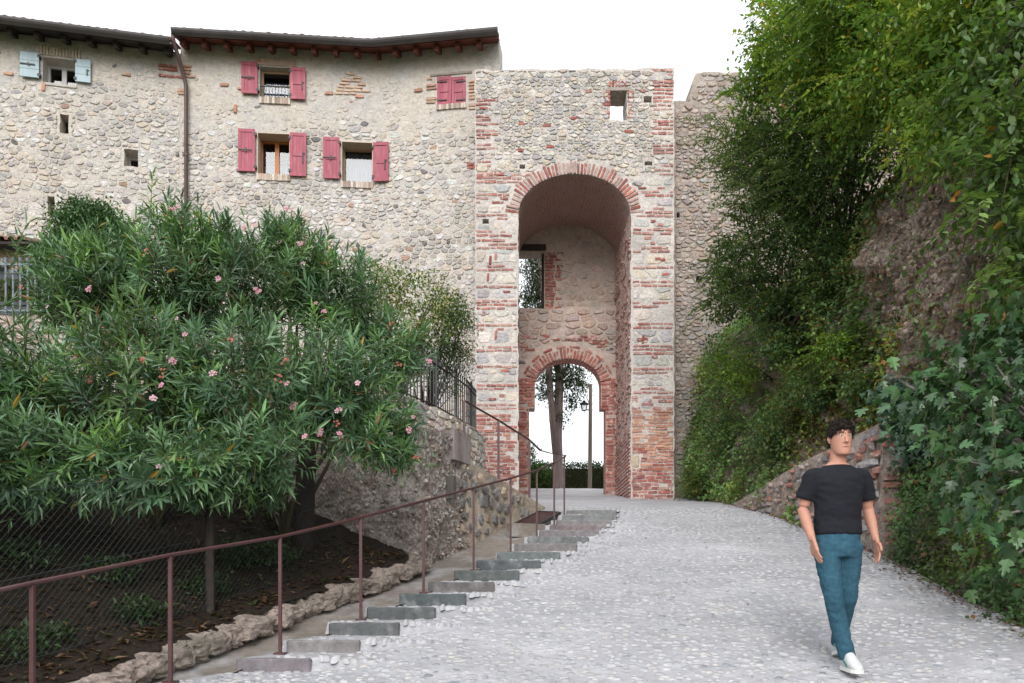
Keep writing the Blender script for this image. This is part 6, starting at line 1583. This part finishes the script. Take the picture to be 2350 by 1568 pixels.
shrub('garden_bush', 'light green bush behind the left jamb of the gate', 'bush', tuple(P(1215, 1120, 26.5)), [(1210, 1085, 26.5, 40, 32), (1205, 1035, 27, 18, 18), (1240, 1085, 26.6, 22, 25)], (260, 14, .12, .10, .5, [(.08, .15, .04), (.11, .19, .05)]), dict(shell=(.3, 1.05)), nbr=8)
lp = empty('street_lamp', tuple(P(1354, 1120, 25)), 'black lantern on a bracket fixed to a wooden pole behind the gate', 'street lamp')
a = P(1353.5, 1128, 25); b = P(1355.5, 882, 25); mb = MB(); mb.tube([a, (a + b) / 2, b], [.068, .062, .055], 10); mb.build('pole', mat('grey weathered pole', (.30, .26, .22), var=.3, stretch=(3, 3, .3), bump=.4), lp, smooth=True)
def pz(y): return P(0, y, 25)[2]
lx = P(1340.5, 0, 25)[0]
mb = MB()
for y_ in (927, 941): mb.bar((P(1332, 0, 25)[0] if y_ == 927 else P(1346, 0, 25)[0], 25, pz(y_)), (P(1360, 0, 25)[0], 25, pz(y_)), .03)
mb.tube([(P(1353, 0, 25)[0], 25, pz(928)), (P(1346, 0, 25)[0], 25, pz(912)), (P(1342, 0, 25)[0], 25, pz(904)), (lx, 25, pz(908)), (lx, 25, pz(918))], .012, 6); mb.build('bracket', M['iron'], lp)
zl = pz(945); mb = MB(); hL = pz(921) - zl
mb.lathe((lx, 25, zl), [(.0, hL * 1.06), (.05, hL * 1.05), (.055, hL * .97), (.04, hL * .94), (.15, hL * .76), (.155, hL * .70), (.135, hL * .70), (.0, hL * .72)], 8); mb.build('lantern_roof', M['iron'], lp)
mb = MB(); mb.lathe((lx, 25, zl), [(.13, hL * .695), (.085, hL * .13)], 4); mb.build('lantern_glass', M['lamp_glass'], lp)
mb = MB()
for k in range(4):
    t = 2 * math.pi * (k + .5) / 4; mb.bar((lx + .133 * math.cos(t), 25 + .133 * math.sin(t), zl + hL * .7), (lx + .088 * math.cos(t), 25 + .088 * math.sin(t), zl + hL * .12), .016)
mb.lathe((lx, 25, zl), [(.0, hL * .10), (.095, hL * .10), (.095, hL * .13), (.0, hL * .13)], 4); mb.lathe((lx, 25, zl), [(.0, -.06), (.018, -.03), (.01, 0), (.03, hL * .1)], 6); mb.build('lantern_frame', M['iron'], lp)
# ------------------------------------------------------------------ the walking person
def remeshed(parts, voxel, name, matl, parent, smooth_it=4, extra=None):
    mb = MB()
    for f in parts: f(mb)
    me = bpy.data.meshes.new('tmp'); me.from_pydata([tuple(v) for v in mb.v], [], mb.f)
    o = bpy.data.objects.new('tmp', me); COL.objects.link(o)
    r_ = o.modifiers.new('r', 'REMESH'); r_.mode = 'VOXEL'; r_.voxel_size = voxel
    s_ = o.modifiers.new('s', 'SMOOTH'); s_.iterations = smooth_it; s_.factor = .5
    dg = bpy.context.evaluated_depsgraph_get(); m2 = bpy.data.meshes.new_from_object(o.evaluated_get(dg))
    bpy.data.objects.remove(o); m2.name = name
    if extra:
        co = np.empty(len(m2.vertices) * 3); m2.vertices.foreach_get('co', co); co = extra(co.reshape(-1, 3)); m2.vertices.foreach_set('co', co.ravel())
    m2.materials.clear(); m2.materials.append(matl); m2.polygons.foreach_set('use_smooth', [True] * len(m2.polygons))
    ob = bpy.data.objects.new(name, m2); COL.objects.link(ob); ob.parent = parent
    return ob
def loft(mb, rings, n=18):
    """rings: (center, rx, ry[, tiltx]) with horizontal elliptical section"""
    V = []; Fc = []
    for c, rx, ry in rings:
        for k in range(n):
            a = 2 * math.pi * k / n; V.append((c[0] + rx * math.cos(a), c[1] + ry * math.sin(a), c[2]))
    for i in range(len(rings) - 1):
        for k in range(n): Fc.append((i * n + k, i * n + (k + 1) % n, (i + 1) * n + (k + 1) % n, (i + 1) * n + k))
    Fc += [tuple(range(n - 1, -1, -1)), tuple((len(rings) - 1) * n + k for k in range(n))]
    mb.add(V, Fc)
def limb(mb, pts, rad, n=12):
    P_ = [Vector(p) for p in pts]; Q = []; Rr2 = []
    for i in range(len(P_) - 1):
        for t in np.linspace(0, 1, 5)[:-1]: Q.append(P_[i].lerp(P_[i + 1], t)); Rr2.append(rad[i] + (rad[i + 1] - rad[i]) * t)
    Q.append(P_[-1]); Rr2.append(rad[-1]); mb.tube(Q, Rr2, n)
PY = 5.98; PXc = (1922 - CX) / F * PY; PZ = float(gz(PXc, PY))
man = empty('person', (PXc, PY, PZ), 'person walking down the ramp in black T-shirt, teal blue jeans and white sneakers', 'person')
skin = mat('skin', (.50, .255, .185), var=.06, vscale=20, rough=.5, bump=.08, big=0)
shirt = mat('black cotton', (.014, .015, .02), var=.2, vscale=30, rough=.9, bump=.25, bscale=14, big=0)
jeans = mat('teal blue denim', (.028, .085, .125), var=.3, vscale=35, rough=.85, bump=.3, bscale=16, big=.2, bigscale=4)
hairm = mat('dark brown hair', (.028, .018, .014), var=.5, vscale=60, rough=.55, bump=.8, bscale=90, big=0, stretch=(1, 1, .4))
shoem = mat('white sneaker', (.58, .60, .60), var=.12, vscale=20, rough=.6, bump=.1, big=0)
solem = mat('white rubber sole', (.70, .70, .68), var=.08, bump=.05)
slope = .19
SH = {-1: np.array([-.188, .0, 1.445]), 1: np.array([.188, .01, 1.445])}
EL = {-1: np.array([-.245, .045, 1.195]), 1: np.array([.262, .075, 1.20])}
WR = {-1: np.array([-.215, -.075, .955]), 1: np.array([.285, -.01, .955])}
HD = {-1: np.array([-.20, -.105, .865]), 1: np.array([.285, -.04, .862])}
def hand(mb, s):
    w, h = WR[s], HD[s]; d = nrm(h - w); side = nrm(np.cross(d, np.array([s * 1., 0, 0]))); out = np.cross(side, d)
    # palm
    for k in range(4):
        off = side * (.030 - .0205 * k); a = w + off * .55 - d * .03; b = h + off
        mb.tube([a, a * .7 + b * .3, (a + b) / 2, b], [.016, .016, .0155, .0135], 8)
        Lf = [.078, .086, .080, .062][k]; inn = -out * s * 0 + np.array([-s * .35, 0, 0])
        q0 = b; q1 = q0 + nrm(d + inn * .35) * Lf * .45; q2 = q1 + nrm(d + inn * 1.0) * Lf * .32; q3 = q2 + nrm(d * .8 + inn * 1.6) * Lf * .28
        mb.tube([q0, q1, q2, q3], [.0092, .0086, .0079, .0066], 8)
    t0 = w + side * .025 + d * .025; t1 = t0 + nrm(d * .7 + side * .9) * .035; t2 = t1 + nrm(d + side * .25) * .032; t3 = t2 + nrm(d - side * .05) * .024
    mb.tube([t0, t1, t2, t3], [.015, .0135, .012, .009], 8)
HC = np.array([.015, -.02, 1.715])
def head(mb):
    c = HC
    R_ = [(-.125, .040, .048, -.040), (-.112, .052, .062, -.032), (-.09, .061, .078, -.018), (-.055, .069, .090, -.006), (-.01, .0745, .098, 0), (.04, .077, .101, .004), (.08, .071, .094, .006), (.11, .055, .074, .008), (.128, .032, .044, .008), (.134, .01, .014, .008)]
    loft(mb, [((c[0], c[1] + dy, c[2] + z), rx, ry) for z, rx, ry, dy in R_], 24)
    mb.tube([c + np.array([0, -.092, .018]), c + np.array([0, -.108, -.012]), c + np.array([0, -.116, -.032]), c + np.array([0, -.095, -.04])], [.008, .011, .014, .010], 8)   # nose
    for sg in (-1, 1):
        mb.tube([c + np.array([sg * .012, -.10, -.036]), c + np.array([sg * .016, -.09, -.034])], [.009, .008], 6)
        mb.tube([c + np.array([sg * .075, .010, -.03]), c + np.array([sg * .083, .016, .0]), c + np.array([sg * .080, .018, .025])], [.009, .014, .010], 8)       # ears
        mb.tube([c + np.array([sg * .014, -.093, .034]), c + np.array([sg * .045, -.083, .036])], [.010, .008], 6)                                       # brow ridge
    mb.tube([c + np.array([-.024, -.086, -.068]), c + np.array([0, -.096, -.066]), c + np.array([.024, -.086, -.068])], [.007, .009, .007], 6)
    mb.tube([c + np.array([0, -.078, -.112]), c + np.array([0, -.070, -.10])], [.018, .02], 8)
def neck(mb): limb(mb, [(.0, .012, 1.47), (.005, .005, 1.56), (.012, .0, 1.64)], [.068, .06, .06], 14)
def torso(g):
    def f(mb):
        loft(mb, [((0, 0, .90), .158 + g, .112 + g), ((0, 0, .98), .168 + g, .118 + g), ((0, -.004, 1.06), .150 + g, .108 + g), ((0, -.008, 1.16), .150 + g, .108 + g), ((0, -.012, 1.28), .166 + g, .118 + g), ((0, -.012, 1.38), .178 + g, .122 + g), ((0, -.004, 1.46), .170 + g, .105 + g), ((0, .004, 1.51), .125 + g, .082 + g), ((0, .006, 1.545), .075 + g, .064 + g)], 24)
    return f
def arm(s, g=0., upto=1.):
    def f(mb):
        limb(mb, [SH[s] + np.array([-s * .06, 0, .0]), SH[s] + np.array([0, 0, -.01]), (SH[s] + EL[s]) / 2, EL[s], EL[s] * .6 + WR[s] * .4, WR[s]], [.05, .052, .047, .041, .040, .026])
    return f
HP = {-1: np.array([-.088, 0, .93]), 1: np.array([.088, .0, .93])}
KN = {-1: np.array([-.055, -.075, .505]), 1: np.array([.082, .02, .515])}
AN = {-1: np.array([.035, -.10, .085]), 1: np.array([.105, .245, .165])}
def leg(s, g=0.):
    def f(mb): limb(mb, [HP[s] + np.array([0, 0, .03]), HP[s] * .5 + KN[s] * .5, KN[s], KN[s] * .6 + AN[s] * .4 + np.array([0, .012, 0]), AN[s]], [.092 + g, .078 + g, .058 + g, .056 + g, .043 + g])
    return f
body = remeshed([head, neck, torso(-.012), arm(-1), arm(1), lambda m: hand(m, -1), lambda m: hand(m, 1), leg(-1, -.014), leg(1, -.014)], .0048, 'body', skin, man, 2)
# T-shirt
def sleeve(s):
    def f(mb):
        e_ = SH[s] * .30 + EL[s] * .70; limb(mb, [SH[s] + np.array([-s * .075, 0, .0]), SH[s] + np.array([s * .003, 0, .0]), (SH[s] + e_) / 2 + np.array([s * .006, 0, 0]), e_ + np.array([s * .008, 0, 0])], [.060, .062, .066, .067])
    return f
def wrinkle(amp, sc):
    def f(co):
        n_ = np.array([noise.noise(Vector((x * sc, y * sc, z * sc * 1.4))) * .6 + .9 * (.35 - abs(noise.noise(Vector((x * sc * .8 + z * 3, y * sc * .8, z * sc * 1.9 + x * 5))))) + .4 * noise.noise(Vector((x * sc * 2.6, y * sc * 2.6, z * sc * 4 + 4))) for x, y, z in co])
        ax = co.copy(); ax[:, 2] = 0; r_ = nrm(ax); return co + r_ * (n_ * amp)[:, None]
    return f
def shirt_t(mb): loft(mb, [((0, -.002, 1.0), .178, .132), ((0, -.002, 1.05), .176, .128), ((0, -.006, 1.10), .168, .122), ((0, -.012, 1.28), .178, .130), ((0, -.012, 1.38), .19, .133), ((0, -.004, 1.44), .185, .122), ((0, .002, 1.475), .16, .105), ((0, .006, 1.505), .125, .09), ((0, .008, 1.522), .095, .08)], 28)
remeshed([shirt_t, sleeve(-1), sleeve(1)], .009, 't_shirt', shirt, man, 4, wrinkle(.012, 8))
# jeans
def hips(mb): loft(mb, [((0, .0, .83), .152, .116), ((0, 0, .92), .170, .128), ((0, 0, 1.0), .166, .122), ((0, 0, 1.06), .158, .114)], 24)
def trouser(s):
    def f(mb): limb(mb, [HP[s] + np.array([0, 0, .0]), HP[s] * .5 + KN[s] * .5, KN[s], KN[s] * .55 + AN[s] * .45 + np.array([0, .012, 0]), AN[s] + np.array([0, 0, -.005])], [.100, .087, .070, .066, .058])
    return f
jn = remeshed([hips, trouser(-1), trouser(1)], .009, 'jeans', jeans, man, 4, wrinkle(.010, 12))
# sneakers
def shoe(s, pitch):
    A = AN[s]; cp, spn = math.cos(pitch), math.sin(pitch)
    def T(p): x, y, z = p; return (A[0] + x, A[1] + y * cp + z * spn, A[2] - y * spn * 1. + z * cp)
    def upper(mb):
        rings = []; V = []; Fc = []; prof_ = [(.075, .028, -.075, .045), (.05, .040, -.08, .075), (.0, .044, -.08, .082), (-.06, .045, -.08, .045), (-.11, .049, -.08, .012), (-.16, .046, -.08, -.012), (-.195, .030, -.078, -.03), (-.208, .012, -.074, -.045)]
        m_ = 14
        for (y, w, z0, z1) in prof_:
            for k in range(m_):
                a = 2 * math.pi * k / m_; V.append(T((w * math.cos(a) * 1.0, y, (z0 + z1) / 2 + (z1 - z0) / 2 * math.sin(a))))
        for i in range(len(prof_) - 1):
            for k in range(m_): Fc.append((i * m_ + k, i * m_ + (k + 1) % m_, (i + 1) * m_ + (k + 1) % m_, (i + 1) * m_ + k))
        Fc += [tuple(range(m_)), tuple((len(prof_) - 1) * m_ + k for k in range(m_))]; mb.add(V, Fc)
    sh_ = remeshed([upper], .007, 'sneaker', shoem, man, 3)
    mb = MB(); out_ = [(.082, .0), (.075, .028), (.03, .043), (-.05, .045), (-.11, .05), (-.165, .047), (-.2, .03), (-.214, 0)]; out_ = out_ + [(y, -w) for y, w in out_[-2:0:-1]]; m_ = len(out_)
    V = [T((w * 1.04, y, -.088)) for y, w in out_] + [T((w * 1.04, y, -.062)) for y, w in out_]; mb.add([np.array(v) + np.array(man.location) for v in V], [tuple(range(m_)), tuple(range(2 * m_ - 1, m_ - 1, -1))] + [(k, (k + 1) % m_, m_ + (k + 1) % m_, m_ + k) for k in range(m_)])
    mb.build('sole', solem, sh_)
    mb = MB()
    for k in range(4): y = -.055 - .024 * k; z = .02 - k * .0115; mb.bar(np.array(T((-.024, y, z))) + np.array(man.location), np.array(T((.024, y - .006, z))) + np.array(man.location), .007, .006)
    for sg in (-1, 1): mb.bar(np.array(T((sg * .047, -.03, -.01))) + np.array(man.location), np.array(T((sg * .05, -.10, -.045))) + np.array(man.location), .004, .02)
    mb.build('laces', mat('green grey trim', (.12, .26, .24), bump=0), sh_)
shoe(-1, -.02); shoe(1, .25)
# hair, eyes, brows, mouth
def hair(mb):
    c = HC; V = []; Fc = []; nu, nv = 28, 12
    R_ = []
    for z, rx, ry, y0 in ((-.045, .060, .05, .058), (-.02, .079, .075, .04), (.01, .084, .09, .026), (.045, .086, .104, .012), (.075, .083, .106, .004), (.105, .072, .094, .003), (.13, .052, .07, .004), (.148, .028, .035, .006), (.153, .006, .008, .006)): R_.append(((c[0], c[1] + y0, c[2] + z), rx, ry))
    loft(mb, R_, 26)
def tousle(co):
    n_ = np.array([noise.noise(Vector((x * 30, y * 30, z * 22))) + .6 * noise.noise(Vector((x * 70, y * 70, z * 50))) for x, y, z in co]); ax = nrm(co - HC); return co + ax * (n_ * .009)[:, None]
hr_ = remeshed([hair], .006, 'hair', hairm, man, 2, tousle)
mb = MB(); hv = [v.co for v in hr_.data.vertices]
for q in rng.choice(len(hv), 1500):
    v = np.array(hv[q]); nr_ = nrm(v - HC)
    if v[2] < HC[2] + .005 and v[1] < HC[1]: continue
    dq = nrm(nr_ * .6 + np.array([rng.normal(0, .4), -.5 if v[2] > HC[2] + .07 else .1, -.35]) + rng.normal(size=3) * .25); L_ = rng.uniform(.018, .036)
    v = v + np.array(man.location) - nr_ * .006
    mb.tube([v, v + dq * L_ * .6 + nr_ * .004, v + dq * L_], [.0022, .0018, .0004], 3, cap=False)
mb.build('hair_locks', hairm, hr_)['kind'] = 'stuff'
base = np.array(man.location)
def ball(mb, c, r, s=(1, 1, 1)):
    prof_ = [(math.sin(t) * r, -math.cos(t) * r) for t in np.linspace(0.05, math.pi - .05, 7)]; mb.lathe(np.array(c), prof_, 10)
for sg in (-1, 1):
    mb = MB(); ball(mb, base + HC + np.array([sg * .031, -.0815, .014]), .0115); e_ = mb.build('eye', mat('eye white' + str(sg), (.6, .58, .56), bump=0, rough=.2), man, smooth=True)
    mb = MB(); ball(mb, base + HC + np.array([sg * .031, -.0885, .014]), .006); mb.build('iris', hairm, e_, smooth=True)
    mb = MB(); mb.bar(base + HC + np.array([sg * .015, -.099, .036]), base + HC + np.array([sg * .05, -.087, .038]), .008, .008); mb.build('eyebrow', hairm, man)
mb = MB(); mb.tube([base + HC + np.array([-.024, -.089, -.068]), base + HC + np.array([0, -.0985, -.067]), base + HC + np.array([.024, -.089, -.068])], [.004, .0065, .004], 6); mb.build('mouth', mat('lips', (.36, .13, .11), bump=0), man)
